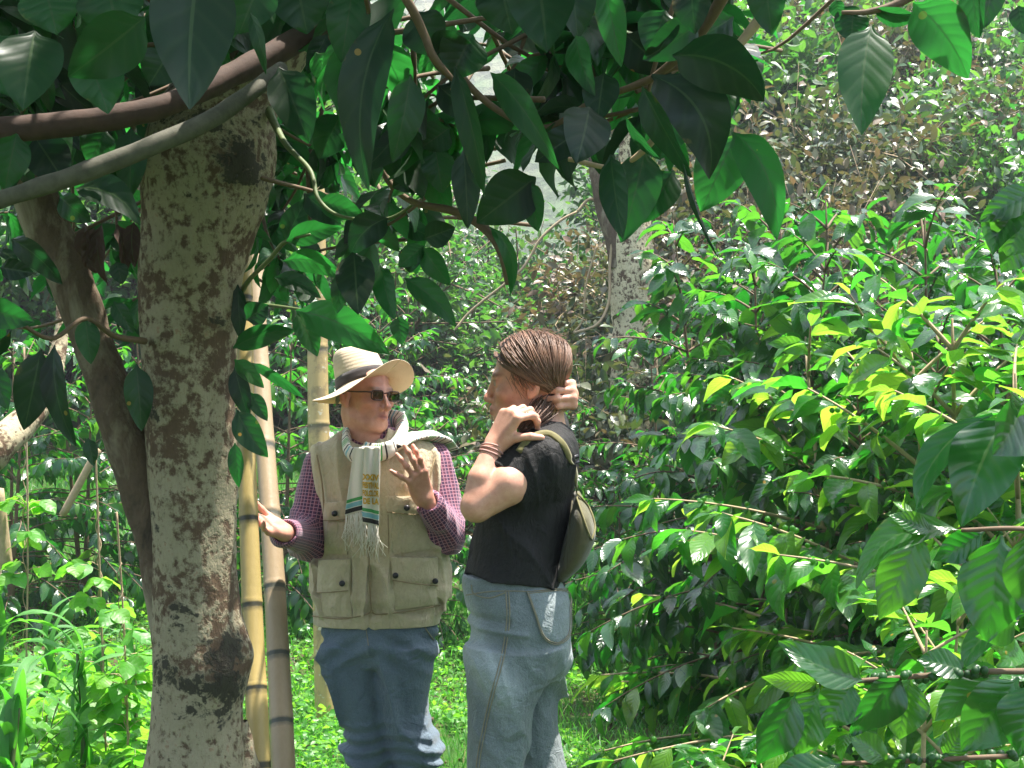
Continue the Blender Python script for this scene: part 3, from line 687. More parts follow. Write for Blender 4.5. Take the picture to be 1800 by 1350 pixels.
g.grid(V); me = g.mesh('hat'); hat = kid(link('hat', me, M['straw']), man); so = hat.modifiers.new('thick', 'SOLIDIFY'); so.thickness = .0025; so.offset = 0
sb = hat.modifiers.new('smooth', 'SUBSURF'); sb.levels = 1; sb.render_levels = 1
g = Geo(); V = np.array([[hat_pt(r, z, a) for a in np.linspace(0, 2 * np.pi, na + 1)] for r, z in ((.0868, .004), (.0852, .015), (.0838, .028), (.0826, .040))]); g.grid(V)
band = link('hat_band', g.mesh('hat_band'), M['ribbon'], parent=hat); so = band.modifiers.new('thick', 'SOLIDIFY'); so.thickness = .002
# scarf
sc_o = Geo()
def wrap(pts, r, fl, n=34, bump=.10): sc_o.tube(spline(pts, n), r, 26, rnd=1.0, flat=fl, bump=bump, nz=.007)
wrap([P(700, 752, DM + .09), P(655, 738, DM + .12), P(622, 742, DM + .06), P(610, 768, DM - .05), P(614, 795, DM - .12), P(634, 806, DM - .155)], np.linspace(.026, .024, 34), (1.15, .7))
wrap([P(660, 745, DM + .11), P(704, 742, DM + .05), P(700, 770, DM - .06), P(686, 790, DM - .13), P(664, 796, DM - .15), P(640, 788, DM - .15)], np.linspace(.034, .022, 34), (1.15, .7))
wrap([P(690, 784, DM - .12), P(712, 772, DM - .06), P(744, 766, DM - .0), P(772, 771, DM + .05), P(788, 786, DM + .10)], np.linspace(.030, .030, 34), (.55, 1.5))
def panel(xl0, xr0, xl1, xr1, y0, y1l, y1r, D, seed, nf):
    n, m_ = 26, 22; V = np.zeros((n, m_, 3)); U = np.zeros((n, m_, 2))
    for i in range(n):
        for j in range(m_):
            a, b = i / (n - 1), j / (m_ - 1); x = (xl0 * (1 - b) + xr0 * b) * (1 - a) + (xl1 * (1 - b) + xr1 * b) * a; y1 = y1l * (1 - b) + y1r * b; y = y0 + (y1 - y0) * a
            V[i, j] = P(x, y, D + .0075 * math.sin(b * nf * 6.28 + seed + .5 * math.sin(a * 4)) * (1 - .3 * a) - .012 * math.sin(b * 3.1) * (1 - a)); U[i, j] = (b, (1 - a) * (y1 - y0) / 541.)
    return V, U
panels = [panel(622, 646, 606, 641, 786, 906, 897, DM - .188, 0, 1.0), panel(636, 668, 634, 666, 784, 918, 925, DM - .196, 1.5, 1.5)]
for V, U in panels: sc_o.grid(V, U, 0.)
me = sc_o.mesh('scarf'); scarf = kid(link('scarf', me, M['scarf']), man); so = scarf.modifiers.new('thick', 'SOLIDIFY'); so.thickness = .003
g = Geo(); rr = np.random.default_rng(8)
for V, U in panels:
    for k in range(44):
        b = rr.uniform(0, V.shape[1] - 1.01); j = int(b); p0 = V[-1, j] * (1 - b + j) + V[-1, j + 1] * (b - j); L = rr.uniform(.045, .115); w = rr.normal(size=2) * .010
        g.tube([p0 + (0, 0, .004), p0 + (w[0] * .3, -.003, -L * .35), p0 + (w[0] * .8 + rr.normal() * .004, -.004, -L * .7), p0 + (w[0] + w[1], .0, -L)], [.0014, .0012, .001, .0007], 4)
kid(link('fringe', g.mesh('fringe'), M['thread']), scarf); g2 = Geo()
for k in range(30):
    p0 = P(782 + rr.uniform(-10, 8), 782 + rr.uniform(-3, 8), DM + .08 + rr.uniform(-.03, .05)); L = rr.uniform(.03, .075)
    g2.tube([p0, p0 + (.006, -.003, -L * .5), p0 + (rr.normal() * .012 + .008, 0, -L)], [.0015, .0013, .0008], 4)
kid(link('fringe', g2.mesh('fringe'), M['thread']), scarf)
def words(lines, parent):
    for tx, px, py, hpx in lines:
        cu = bpy.data.curves.new('print', 'FONT'); cu.body = tx; cu.size = hpx / 541 * 1.42; cu.extrude = .0006; cu.align_x = 'LEFT'; cu.offset = .0011
        o = bpy.data.objects.new('printed_word', cu); C.objects.link(o); dg = bpy.context.evaluated_depsgraph_get(); me = bpy.data.meshes.new_from_object(o.evaluated_get(dg)); bpy.data.objects.remove(o)
        q = P(px, py, DM - .2035); pv = np.concatenate([V.reshape(-1, 3) for V, U in panels]); w = max(v.co.x for v in me.vertices); fit = (665.0 - px) / 541 / w
        for v in me.vertices:
            x = v.co.x * min(1, fit); X = q[0] + x; Z = q[2] + v.co.y - x * .06; d_ = np.hypot(pv[:, 0] - X, pv[:, 2] - Z); v.co = Vector((X, pv[np.argsort(d_)[:4], 1].min() - .0045 - v.co.z, Z))
        kid(link('printed_word', me, M['gold']), parent)
words([('XXIV', 638, 843, 9.5), ('FESTIVAL', 637, 857, 9.5), ('FOLCLOR', 637, 871, 9.5), ('DE LA', 638, 885, 9.5)], scarf)

# ------------------------------------------------------------------ the woman tying her hair
DW = 4.0; q_ = DW
wom = thing('person', 'woman in a black t-shirt and faded jeans holding her brown hair back', 'person', tuple(P(905, 724, DW)[:2]) + (0.,))
wc = P(929, 669, DW + .01); wRm = frame((-1, .01, -.06), roll=rad(2)); wz = 1.10
sA, eA, wA = P(946, 812, DW - .125), P(838, 890, DW - .20), P(869, 782, DW - .15)
sB, eB, wB = P(962, 800, DW + .16), P(955, 700, DW + .40), P(1000, 694, DW + .05)
B = Body((-.20, 3.55, -.03), (.36, 4.55, 1.78), .0035)
HW = head(B, wc, wRm, wz, True, .0015)
B.add(cone(HW((0, -.032, -.05)), P(962, 775, DW), .052, .060), .03)
B.add(loft([(1020, 832, 975, .13), (930, 848, 985, .12), (850, 862, 992, .13), (800, 890, 1000, .14), (775, 925, 995, .10), (760, 938, 990, .07)], DW), .03)
chain(B, [sA, P(892, 853, DW - .19), eA], [.056, .054, .043], .008); chain(B, [eA, P(847, 842, DW - .19), wA], [.042, .037, .0265], .008)
chain(B, [sB, eB, wB], [.055, .045, .028], .02)
hand(B, wA, P(894, 735, DW - .16) - wA, np.array([-.60, -.62, .35]), True, [(1.05, .9, .5), (1.05, .9, .5), (1.0, .9, .5), (.95, .85, .5)], thumb=((.75, .25), (-.2, .35)), sz=1.1)
hand(B, wB, P(1007, 692, DW - .05) - wB, np.array([1., .0, .05]), False, [(1.25, .8, .3), (1.25, .75, .3), (1.25, .75, .3), (1.25, .8, .3)], spread=(.06, .02, -.03, -.08), thumb=((.75, .9), (.3, .35)), sz=1.08)
B.add(loft([(1020, 832, 975, .12), (1100, 846, 985, .14), (1150, 855, 965, .13)], DW), .02)
for lg, dd in (([(1140, 850, 940, .07), (1300, 845, 905, .05), (1620, 860, 900, .035)], -.09), ([(1140, 885, 955, .07), (1300, 925, 970, .045), (1620, 950, 990, .035)], .10)):
    B.add(loft(lg, DW + dd), .02); x0 = lg[-1][1]; B.add(cone(P(x0 + 35, 1655, DW + dd), P(x0 - 55, 1672, DW + dd), .038, .032), .02)
cW = lambda V: head_paint(V, HW, wRm, wc, wz, (.68, .355, .255), (.52, .18, .16), (.10, .055, .035), (.10, .06, .03))[0]
sdf_obj('body', B, M['skin'], wom, 1, cW)
# t-shirt
S = Body((-.18, 3.6, 1.0), (.34, 4.5, 1.56), .0035)
TEE = loft([(1045, 814, 988, .165), (1010, 818, 987, .165), (980, 828, 985, .16), (930, 834, 993, .155), (885, 838, 1003, .16), (830, 850, 1011, .175), (790, 876, 1013, .175), (768, 905, 1010, .145), (752, 925, 1003, .10), (742, 936, 996, .075)], DW, 2.3)
se = sA + (eA - sA) * .50; tt = unit(eA - sA)
S.add(cone(P(966, 806, DW - .06), sA, .062, .072), .02); chain(S, [sA, se + tt * .03], [.074, .069], .03); S.cut(((lambda h: (lambda x, y, z: -h(x, y, z)))(halfspace(se, tt)[0]), np.full(3, -99.), np.full(3, 99.)), .004); S.cut(cone(se - tt * .012, se + tt * .05, .060, .062), .003); S.add(TEE, .06); chain(S, [sB, sB + (eB - sB) * .5], [.078, .07], .035)
S.cut(ell(P(968, 742, DW - .0), (.075, .068, .028)), .008); h0, h1 = P(818, 1012, 3.9), P(986, 1034, 3.9); S.both(halfspace(h0, (-(h0[2] - h1[2]), 0, -(h1[0] - h0[0]))))
def tee_fold(x, y, z):
    p = np.stack(np.broadcast_arrays(x, y, z), -1); n = snoise(p, 9, 4); d = np.sqrt(((p - sA) ** 2).sum(-1)); u = 900 + p[..., 0] / 3.85 * 2500; v = 724 - (p[..., 2] - 1.55) / 3.85 * 2500
    f = -.009 * (ridge(p + .02 * n[..., None], 24, (1.2, 1, .8), 2.) - .15) * np.exp(-((v - 820) / 60) ** 2)
    f = f - .011 * (ridge(p + .03 * n[..., None] + p[..., [2, 1, 0]] * .5, 10, (1, 1, 1), 2) - .3) * np.clip((v - 880) / 60, 0, 1) + .0015 * snoise(p, 36, 4)
    return f
S.disp(tee_fold); tee = sdf_obj('t_shirt', S, M['tee'], wom, 1)
# jeans
J = Body((-.18, 3.65, .02), (.40, 4.4, 1.12), .004)
HIP = loft([(1008, 813, 986, .145), (1024, 812, 989, .152), (1045, 815, 999, .165), (1075, 822, 1004, .175), (1105, 830, 1003, .18), (1135, 831, 996, .18), (1165, 831, 986, .175), (1190, 834, 976, .165)], DW, 2.3)
NEAR = loft([(1140, 830, 985, .10), (1190, 826, 968, .10), (1250, 821, 945, .098), (1317, 820, 933, .095), (1350, 819, 924, .092), (1450, 822, 925, .09), (1560, 826, 940, .095), (1652, 824, 952, .10)], DW - .095, 2.2)
FAR = loft([(1150, 860, 985, .10), (1200, 874, 984, .10), (1280, 892, 983, .098), (1350, 915, 1000, .092), (1450, 925, 1012, .09), (1560, 930, 1025, .095), (1652, 925, 1036, .10)], DW + .10, 2.2)
J.add(HIP, .02); J.add(NEAR, .03); J.add(FAR, .02)
jr = lambda p: ridge(p + .03 * snoise(p, 8, 4)[..., None] + np.stack([p[..., 2] * .4, 0 * p[..., 2], p[..., 0] * .6], -1), 9, (.9, 1, 1.1), 2.2)
def j_fold(x, y, z):
    p = np.stack(np.broadcast_arrays(x, y, z), -1); u = 900 + p[..., 0] / 3.85 * 2500; v = 724 - (p[..., 2] - 1.55) / 3.85 * 2500; n = snoise(p, 8, 4)
    f = .007 * np.exp(-((v - 1090 - (u - 860) * .05) / 7) ** 2) * (u < 900) - .006 * np.exp(-((v - 1108 - (u - 860) * .10) / 5) ** 2) * (u < 930)
    m = np.clip((v - 1110) / 60, 0, 1); f = f + m * -(.004 * ridge(p, 33, (.9, 1, 1.2), 2) + .030 * (ridge(p + .03 * n[..., None] + np.stack([p[..., 2] * .4, 0 * p[..., 2], p[..., 0] * .6], -1), 9, (.9, 1, 1.1), 2.2) - .3) + .006 * (ridge(p, 19, (.7, 1, 1.3), 2) - .3))
    return f + .0015 * snoise(p, 40, 4)
J.disp(j_fold)
jn = sdf_obj('jeans', J, M['jeans'], wom, 1, attrs=lambda V: {'fold': np.clip(1.5 * jr(V) + .25 * snoise(V, 9, 4), 0, 1)})
hipW = on_loft(HIP, 3.5, 4.0); nearW = on_loft(NEAR, 3.5, 3.93); onj = on_mesh(jn); hipW = onj
for dx in (0, 5): stitch([(889 + dx, 1040), (891 + dx, 1090), (882 + dx, 1150), (866 + dx, 1210), (850 + dx, 1275), (838 + dx, 1345), (832 + dx, 1450)], jn, .0019, 'seam', 'side_seam', .001, onj)
stitch([(820, 1046), (860, 1040), (900, 1039), (940, 1040), (985, 1038)], jn, .0018, 'seam', 'waistband_seam', .001, hipW)
stitch([(829, 1028), (834, 1044), (860, 1051), (888, 1042)], jn, .002, 'seam', 'front_pocket_seam', .001, hipW)
poly = [(926, 1041), (996, 1038), (1001, 1075), (999, 1116), (979, 1133), (955, 1121), (940, 1080), (926, 1041)]
g = Geo(); ce = np.array([965., 1082.]); rings = []
for f_, off in ((0.02, .005), (.5, .005), (.9, .005), (1., .004), (1.0, -.002)):
    q = []; 
    for i in range(len(poly) - 1):
        for t in np.linspace(0, 1, 7)[:-1]: w = np.array(poly[i]) * (1 - t) + np.array(poly[i + 1]) * t; w = ce + (w - ce) * f_; q.append(hipW(w[0], w[1], off))
    rings.append(q + [q[0]])
g.grid(np.array(rings)); me = g.mesh('back_pocket'); at = me.attributes.new('fold', 'FLOAT', 'POINT'); at.data.foreach_set('value', np.full(len(me.vertices), .35, np.float32)); kid(link('back_pocket', me, M['jeans']), jn)
for sc_ in (1., .93): stitch([tuple(ce + (np.array(w) - ce) * sc_) for w in poly], jn, .0014, 'seam', 'pocket_seam', .006, hipW)
g = Geo(); 
for dd in (-.09, .10): 
    x0 = 880 if dd < 0 else 975; g.tube([P(x0 + 30, 1668, DW + dd), P(x0, 1664, DW + dd), P(x0 - 55, 1668, DW + dd), P(x0 - 85, 1672, DW + dd)], [.045, .05, .046, .030], 12)
kid(link('shoes', g.mesh('shoes'), M['boot']), wom)
# hair: swept back locks from the hairline to the nape, then a tail into her hands
g = Geo(); rr = np.random.default_rng(12); Gp = np.array([-.004, -.104, -.060])
def scalp(p, o): 
    c0 = np.array([0, -.014, .034]); r = np.array([.074, .094, .080]) + o; d = np.asarray(p) - c0; return c0 + d / np.linalg.norm(d / r)
for i in range(2000):
    sx = -1 if i < 1500 else 1; a = rr.uniform(0, 1) ** .9; lay = rr.uniform(.006, .017)
    # start along the parting / front hairline / temple
    if i % 10 < 6: p0 = np.array([sx * rr.uniform(.001, .02) + .004, .074 - a * .185, .105 - .02 * a])
    elif i % 10 < 8: p0 = np.array([sx * (.008 + .05 * a), .078 - .03 * a, .080 - .045 * a])
    else: p0 = np.array([sx * .07, .030 - .07 * a, .030 - .03 * a])
    pts = []; droop = rr.uniform(.2, 1.) if i % 10 < 6 else rr.uniform(0, .3)
    for t in np.linspace(0, 1, 12):
        q = p0 * (1 - t) + np.array([Gp[0] + sx * .012, Gp[1], Gp[2]]) * t; q = q + np.array([sx * .055, .02 * droop, -.012 * droop]) * math.sin(t * math.pi) * (1.0 if sx else 1)
        s_ = scalp(q, lay + .004 * math.sin(t * 3.14) + .0022 * math.sin(t * 9 + i)); w = max(0, (t - .82) / .18); pts.append(HW(s_ * (1 - w) + (Gp + rr.normal(size=3) * .006) * w))
    g.tube(pts, np.array([.0006, .0014, .0019, .002, .002, .002, .002, .002, .002, .0019, .0017, .0015]) * rr.uniform(.5, 1.3), 4, rnd=rr.uniform())
tail = [HW(Gp + np.array([0, .012, .01])), P(962, 708, DW - .03), P(950, 724, DW - .07), P(936, 740, DW - .10), P(922, 752, DW - .12)]
for i in range(420):
    o = rr.normal(size=3) * .011; k_ = np.array([1, 1.1, 1.2, .9, .75])[:, None]
    g.tube(spline(np.array(tail) + o * k_, 10), np.linspace(.0019, .0012, 10), 4, rnd=rr.uniform() * .6)
for i in range(90):                                                        # flyaways
    a = rr.uniform(1.0, 2.6); q0 = scalp((rr.normal() * .05 - .02, .09 * math.cos(a) - .01, .06 + .07 * math.sin(a)), .014); g.tube([HW(q0), HW(q0 + (rr.normal() * .006, -.012, .006)), HW(q0 + (rr.normal() * .012, -.03, .004 + rr.normal() * .006))], [.0006, .0005, .0003], 4, rnd=rr.uniform())
for i in range(46):                                                        # loose wisps by the ear
    p0 = np.array([-.074, .028 + rr.normal() * .012, .018 + rr.normal() * .012]); g.tube([HW(p0), HW(p0 + (-.010, -.006, -.012)), HW(p0 + (-.007 + rr.normal() * .005, -.016 + rr.normal() * .01, -.034 + rr.normal() * .008))], [.001, .001, .0004], 4, rnd=rr.uniform())
kid(link('hair', g.mesh('hair'), M['hair']), wom)
Sc = Body(wc - .17, wc + .17, .005); Sc.add(ell(HW((0, -.019, .040)), np.array((.079, .0975, .083)) * wz, wRm), .01); Sc.cut(ell(HW((0, .075, -.045)), np.array((.12, .083, .085)) * wz, wRm), .006); Sc.cut(ell(HW((0, .02, -.085)), np.array((.12, .085, .085)) * wz, wRm), .006)
sdf_obj('hair', Sc, M['hair'], wom, 1, attrs=lambda V: {'rnd': np.full(len(V), .42)})
# bracelets
g = Geo(); fa = unit(wA - eA)
for k, (o, r_) in enumerate(((-.012, .0335), (-.021, .034), (-.029, .035))):
    c_ = wA + fa * o; e1 = unit(np.cross(fa, (0, 1, 0))); e2 = np.cross(fa, e1); g.tube([c_ + (e1 * math.cos(t) + e2 * math.sin(t)) * r_ + fa * .004 * math.sin(t + k) for t in np.linspace(0, 6.283, 26)], .0026, 6, rnd=k / 2)
kid(link('bracelet', g.mesh('bracelet'), simple('woven_bracelet', (.42, .23, .20), .7, 220, .6)), wom)
# sling bag
bag = thing('sling_bag', 'olive sling bag hanging on the back of the woman in black', 'bag', tuple(P(1015, 950, DW)))
S = Body(P(955, 1030, DW - .2) - .05, P(1060, 850, DW + .2) + .05, .004)
BAG = loft([(1018, 975, 990, .05), (1008, 972, 1008, .09), (985, 985, 1030, .12), (950, 992, 1045, .135), (925, 998, 1048, .13), (900, 1002, 1040, .11), (880, 1007, 1028, .07), (864, 1010, 1019, .03)], DW - .02, 2.1)
S.add(BAG, .02); S.disp(lambda x, y, z: .003 * snoise(np.stack(np.broadcast_arrays(x, y, z), -1), 26, 4)); sdf_obj('pouch', S, M['olive'], bag, 1)
onb = on_loft(BAG, 3.6, DW)
for nm, pts, r_ in (('zipper', [(1016, 868), (1036, 893), (1046, 925), (1040, 950)], .0032), ('piping', [(1013, 872), (1024, 905), (1034, 935), (1040, 948)], .0028), ('seam', [(1006, 880), (1000, 930), (990, 985)], .0016)):
    g = Geo(); q = spline([(*p, 0) for p in pts], 20); g.tube([onb(p[0], p[1], .003) for p in q], r_, 6); kid(link(nm, g.mesh(nm), M['strap'] if nm != 'seam' else M['olive']), bag)
ont = on_mesh(tee)
def ribbon(name, pts, w, mat, parent):
    g = Geo(); q = spline(pts, 40); T_ = unit(np.gradient(q, axis=0)); out = unit(q - np.array([P(950, 830, DW)[0], DW + .04, 0]) * [1, 1, 0] - q * [0, 0, 1] + [0, 0, .1]); sd = unit(np.cross(T_, out)); g.grid(np.stack([q - sd * w, q - sd * w * .3 + out * .001, q + sd * w * .3 + out * .001, q + sd * w], 1)); me = g.mesh(name); o = kid(link(name, me, mat), parent); so = o.modifiers.new('thick', 'SOLIDIFY'); so.thickness = .002; return o
ribbon('strap', [P(1014, 868, DW - .06), P(1014, 845, DW - .10), P(1008, 815, DW - .12), ont(1001, 808, .005), ont(986, 780, .005), ont(962, 764, .005), ont(932, 772, .004), ont(912, 795, .004)], .0095, M['strap'], bag)
g = Geo(); g.tube([P(1003, 806, DW - .135), P(1016, 802, DW - .125)], .006, 8); g.tube([P(1005, 816, DW - .135), P(1018, 812, DW - .125)], .004, 8); kid(link('buckle', g.mesh('buckle'), M['snap']), bag)
# ------------------------------------------------------------------ ground, hills
def sst(a, b, x): t = np.clip((x - a) / (b - a), 0, 1); return t * t * (3 - 2 * t)
def ground_z(x, y):
    x = np.asarray(x, float); y = np.asarray(y, float); a = x / np.maximum(y, 2.)
    z = .17 * np.maximum(0, np.minimum(y, 14) - 8.0)
    z = z + sst(.06, .17, a) * np.maximum(0, np.minimum(y, 60) - 9) * .50 + sst(.05, .22, -a) * np.maximum(0, np.minimum(y, 60) - 14) * .34
    p = np.stack([x, y, 0 * x], -1)
    return z + (.03 * snoise(p, 2.2, 3) + .012 * snoise(p, 9, 3)) * sst(1.0, 3., y) 
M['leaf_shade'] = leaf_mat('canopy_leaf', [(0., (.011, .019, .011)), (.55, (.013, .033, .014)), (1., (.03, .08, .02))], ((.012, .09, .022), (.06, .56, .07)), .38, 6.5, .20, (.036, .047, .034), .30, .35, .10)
M['leaf_coffee'] = leaf_mat('coffee_leaf', [(0., (.007, .040, .010)), (.75, (.013, .072, .014)), (.93, (.04, .17, .018)), (1., (.16, .26, .02))], ((.03, .40, .025), (.24, .70, .04)), .24, 9., .28, (.035, .10, .03), .29, .7, .06, .5)
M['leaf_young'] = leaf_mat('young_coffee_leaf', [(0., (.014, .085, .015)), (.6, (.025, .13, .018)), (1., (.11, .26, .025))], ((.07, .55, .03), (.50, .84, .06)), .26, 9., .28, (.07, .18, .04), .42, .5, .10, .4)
M['leaf_far'] = leaf_mat('shrub_leaf', [(0., (.010, .042, .012)), (.6, (.028, .085, .018)), (1., (.10, .18, .03))], ((.07, .42, .04), (.28, .60, .06)), .34, 5., .2, (.07, .11, .05), .27, .5)
M['leaf_dry'] = leaf_mat('scrub_leaf', [(0., (.012, .024, .009)), (.38, (.028, .070, .016)), (.58, (.066, .075, .024)), (.82, (.125, .088, .046)), (1., (.22, .135, .085))], ((.10, .26, .04), (.34, .22, .09)), .4, 5., .2, (.12, .095, .07), .16, .5)
M['leaf_light'] = leaf_mat('lime_leaf', [(0., (.06, .15, .03)), (1., (.20, .30, .05))], ((.25, .6, .06), (.45, .75, .1)), .42, 5., .2, (.14, .22, .09), .42, .4)
M['maize'] = leaf_mat('maize_leaf', [(0., (.03, .15, .02)), (1., (.08, .26, .04))], ((.10, .62, .03), (.22, .72, .05)), .34, .6, .15, (.06, .2, .04), .38, .55)
M['vine'] = leaf_mat('bean_leaf', [(0., (.05, .20, .02)), (1., (.13, .32, .03))], ((.20, .72, .04), (.40, .82, .06)), .45, 5., .3, (.10, .25, .06), .42, .35)
M['grass'] = leaf_mat('grass_blade', [(0., (.02, .10, .015)), (.8, (.05, .19, .02)), (1., (.28, .24, .10))], ((.10, .55, .03), (.20, .62, .06)), .42, .5, .05, (.06, .2, .04), .36, .45)
M['weed'] = leaf_mat('weed_leaf', [(0., (.035, .15, .02)), (.7, (.07, .24, .025)), (1., (.14, .30, .04))], ((.22, .74, .03), (.40, .84, .06)), .40, 4., .2, (.08, .22, .05), .40, .45)
M['withered'] = leaf_mat('withered_leaf', [(0., (.05, .028, .022)), (1., (.10, .06, .045))], ((.12, .05, .03), (.15, .07, .04)), .7, 6., .5, (.08, .05, .04), .15, .2)
M['twig'] = simple('twig_bark', (.13, .085, .05), .8, 60, .4, .3); M['tan_twig'] = simple('pale_twig', (.34, .25, .15), .8, 60, .35, .3)
M['green_twig'] = simple('green_twig', (.10, .13, .045), .6, 60, .3, .2); M['berry'] = simple('green_berry', (.07, .22, .03), .35, 40, .3, .05, .5)
M['stem_dark'] = simple('dark_mossy_bark', (.055, .042, .028), .9, 26, .6, .6)
def ground_mat():
    s = NT('ground'); p = s.pos((1, 1, 1), False); a = s.noise(.55, 4, .6, p); b = s.noise(9, 5, .65, p); c = s.noise(55, 3, .6, p)
    soil = s.mix(b, (.045, .028, .016), (.13, .085, .055)); g = s.mix(c, (.018, .055, .010), (.05, .12, .02))
    col = s.mix(s.ramp(s.math('MULTIPLY_ADD', b, .4, s.math('MULTIPLY', a, .6)), [(.40, 0.), (.52, 1.)]), soil, g)
    return s.bsdf(col, .95, s.bump(s.math('ADD', b, c), .8, .03), .15)
def sheet(xs, ys, fz):
    X, Y = np.meshgrid(xs, ys, indexing='ij'); g = Geo(); g.grid(np.stack([X, Y, fz(X, Y)], -1)[:, ::-1]); return g
gx = np.concatenate([np.linspace(-90, -8, 28)[:-1], np.linspace(-8, 8, 161), np.linspace(8, 90, 28)[1:]]); gy = np.concatenate([[-60, -30, -12, -5], np.linspace(-2, 16, 120), np.linspace(16, 75, 60)[1:]])
link('ground', sheet(gx, gy, ground_z).mesh('ground'), ground_mat(), kind='structure', label='grassy ground rising towards the hillside', cat='ground')
def hill_mat():
    s = NT('forested_hill'); p = s.pos((1, 1, 1), False); v = s.n('TexVoronoi', {'Vector': p, 'Scale': .45}).outputs[0]; n = s.noise(.06, 4, .6, p); b = s.noise(.35, 6, .75, p)
    c = s.mix(b, (.010, .032, .012), (.10, .16, .05)); c = s.mix(s.ramp(n, [(.45, 0.), (.6, 1.)]), c, (.16, .15, .09))
    return s.bsdf(c, .9, s.bump(s.math('ADD', v, b), 1., 1.5), .2)
def hill_z(X, Y):
    p = np.stack([X, Y, 0 * X], -1); r = sst(60, 330, Y); return 150 * r * (1 + .25 * snoise(p, .012, 4)) + 4 * snoise(p, .11, 4) * sst(60, 120, Y) + 1.6 * snoise(p, .5, 4) * sst(60, 120, Y) - 3 + 1.2
link('hills', sheet(np.linspace(-330, 330, 260), np.linspace(58, 420, 150), hill_z).mesh('hills'), hill_mat(), kind='structure', label='hazy forested hill far behind the trees', cat='hill')

# ------------------------------------------------------------------ bark and bamboo
def bark_mat(name='lichen_bark', k=1.):
    s = NT(name); p = s.pos((1, 1, .8)); n1 = s.noise(11, 6, .68, s.pos((1, 1, 1.6)), .5); n2 = s.noise(42, 4, .65, p); n3 = s.noise(5., 4, .6, p, .6); m = s.attr('moss')[2]; fine = s.noise(180, 3, .6, s.pos((1, 1, .25)))
    brown = s.mix(n2, (.062, .040, .026), (.17, .11, .068)); pale = s.mix(n2, tuple(k * x for x in (.20, .168, .105)), tuple(k * x for x in (.35, .305, .205)))
    f = s.ramp(s.math('ADD', s.math('MULTIPLY_ADD', n3, .42, -.21), s.math('ADD', s.math('MULTIPLY', n1, .55), s.math('MULTIPLY_ADD', n2, .60, -.075))), [(.435, 0.), (.52, 1.)])
    c = s.mix(f, brown, pale); c = s.mix(s.ramp(n2, [(.62, 0.), (.7, .8)]), c, (.26, .16, .10))
    dark = s.mix(n2, (.012, .011, .009), (.045, .042, .030)); mm = s.math('ADD', s.math('MULTIPLY', m, .62), s.math('MULTIPLY_ADD', n3, 1.1, -.62)); mm = s.math('ADD', mm, s.math('MULTIPLY_ADD', n1, 2.2, -1.1)); mm = s.math('ADD', mm, s.math('MULTIPLY_ADD', n2, 1.1, -.55))
    c = s.mix(s.ramp(mm, [(.30, 0.), (.46, .92)]), c, dark); c = s.mix(s.math('MULTIPLY', fine, .35), c, s.mix(.6, c, (.02, .015, .01)))
    h = s.math('ADD', s.math('MULTIPLY', n2, .7), s.math('ADD', s.math('MULTIPLY', f, .25), s.math('MULTIPLY', fine, .35)))
    return s.bsdf(c, .9, s.bump(h, .75, .008), .2)
M['bark'] = bark_mat('lichen_bark', 1.08); M['bark_tan'] = bark_mat('tan_bark', 1.3); M['bark_pale'] = bark_mat('pale_lichen_bark', 2.2); M['limb_grey'] = simple('grey_green_limb', (.085, .080, .058), .85, 40, .65, .8); M['limb'] = simple('dark_brown_limb', (.060, .034, .024), .85, 35, .6, .8)
def bark2():
    s = NT('brown_bark'); n1 = s.noise(9, 5, .65, s.pos((1, 1, .5)), .4); n2 = s.noise(50, 4, .65, s.pos((1, 1, .6)))
    c = s.mix(n2, (.055, .038, .026), (.15, .105, .07)); c = s.mix(s.ramp(n1, [(.5, 0.), (.66, .85)]), c, (.27, .23, .16)); c = s.mix(s.ramp(n1, [(.30, .9), (.42, 0.)]), c, (.02, .018, .013))
    return s.bsdf(c, .9, s.bump(s.math('ADD', n1, n2), .8, .01), .2)
M['bark2'] = bark2(); M['tan_bark'] = simple('tan_bark', (.22, .135, .07), .85, 22, .65, .9)
def trunk(name, rows, mat, parent, D, n=40, lumps=(), moss=(), rough=.006, dD=None):
    """rows (photo y, left x, right x): a trunk seen between those edges, D metres away"""
    pts = [P((l + r) / 2, y, D if dD is None else D + dD[i]) for i, (y, l, r) in enumerate(rows)]; rr = [(r - l) / 2 / FPX * D for y, l, r in rows]; m = 140
    q = spline(pts, m); r_ = np.interp(np.linspace(0, len(rows) - 1, m), np.arange(len(rows)), rr)
    g = Geo(); g.tube(q, r_, n, cap=False); V = g.V[0]; ax = np.repeat(q, n, 0); o = unit(V - ax)
    V = V + o * (rough * snoise(V, 14, 4) + rough * .5 * snoise(V, 48, 4))[:, None]; mo = np.zeros(len(V))
    for (px, py, dz, s_, a) in lumps: c = P(px, py, D + dz); w = np.exp(-(((V - c) / np.array(s_)) ** 2).sum(1)); V = V + o * (a * w * (1 + .5 * snoise(V, 40, 4)))[:, None]
    for (px, py, dz, s_, a) in moss: c = P(px, py, D + dz); mo += a * np.exp(-(((V - c) / np.array(s_)) ** 2).sum(1))
    g.V[0] = V; return link(name, g.mesh(name, attrs={'moss': mo}), mat, parent=parent), q
DT = 3.6
tree = thing('shade_tree', 'large dark-leaved shade tree with lichen-patched trunk in the foreground', 'tree')
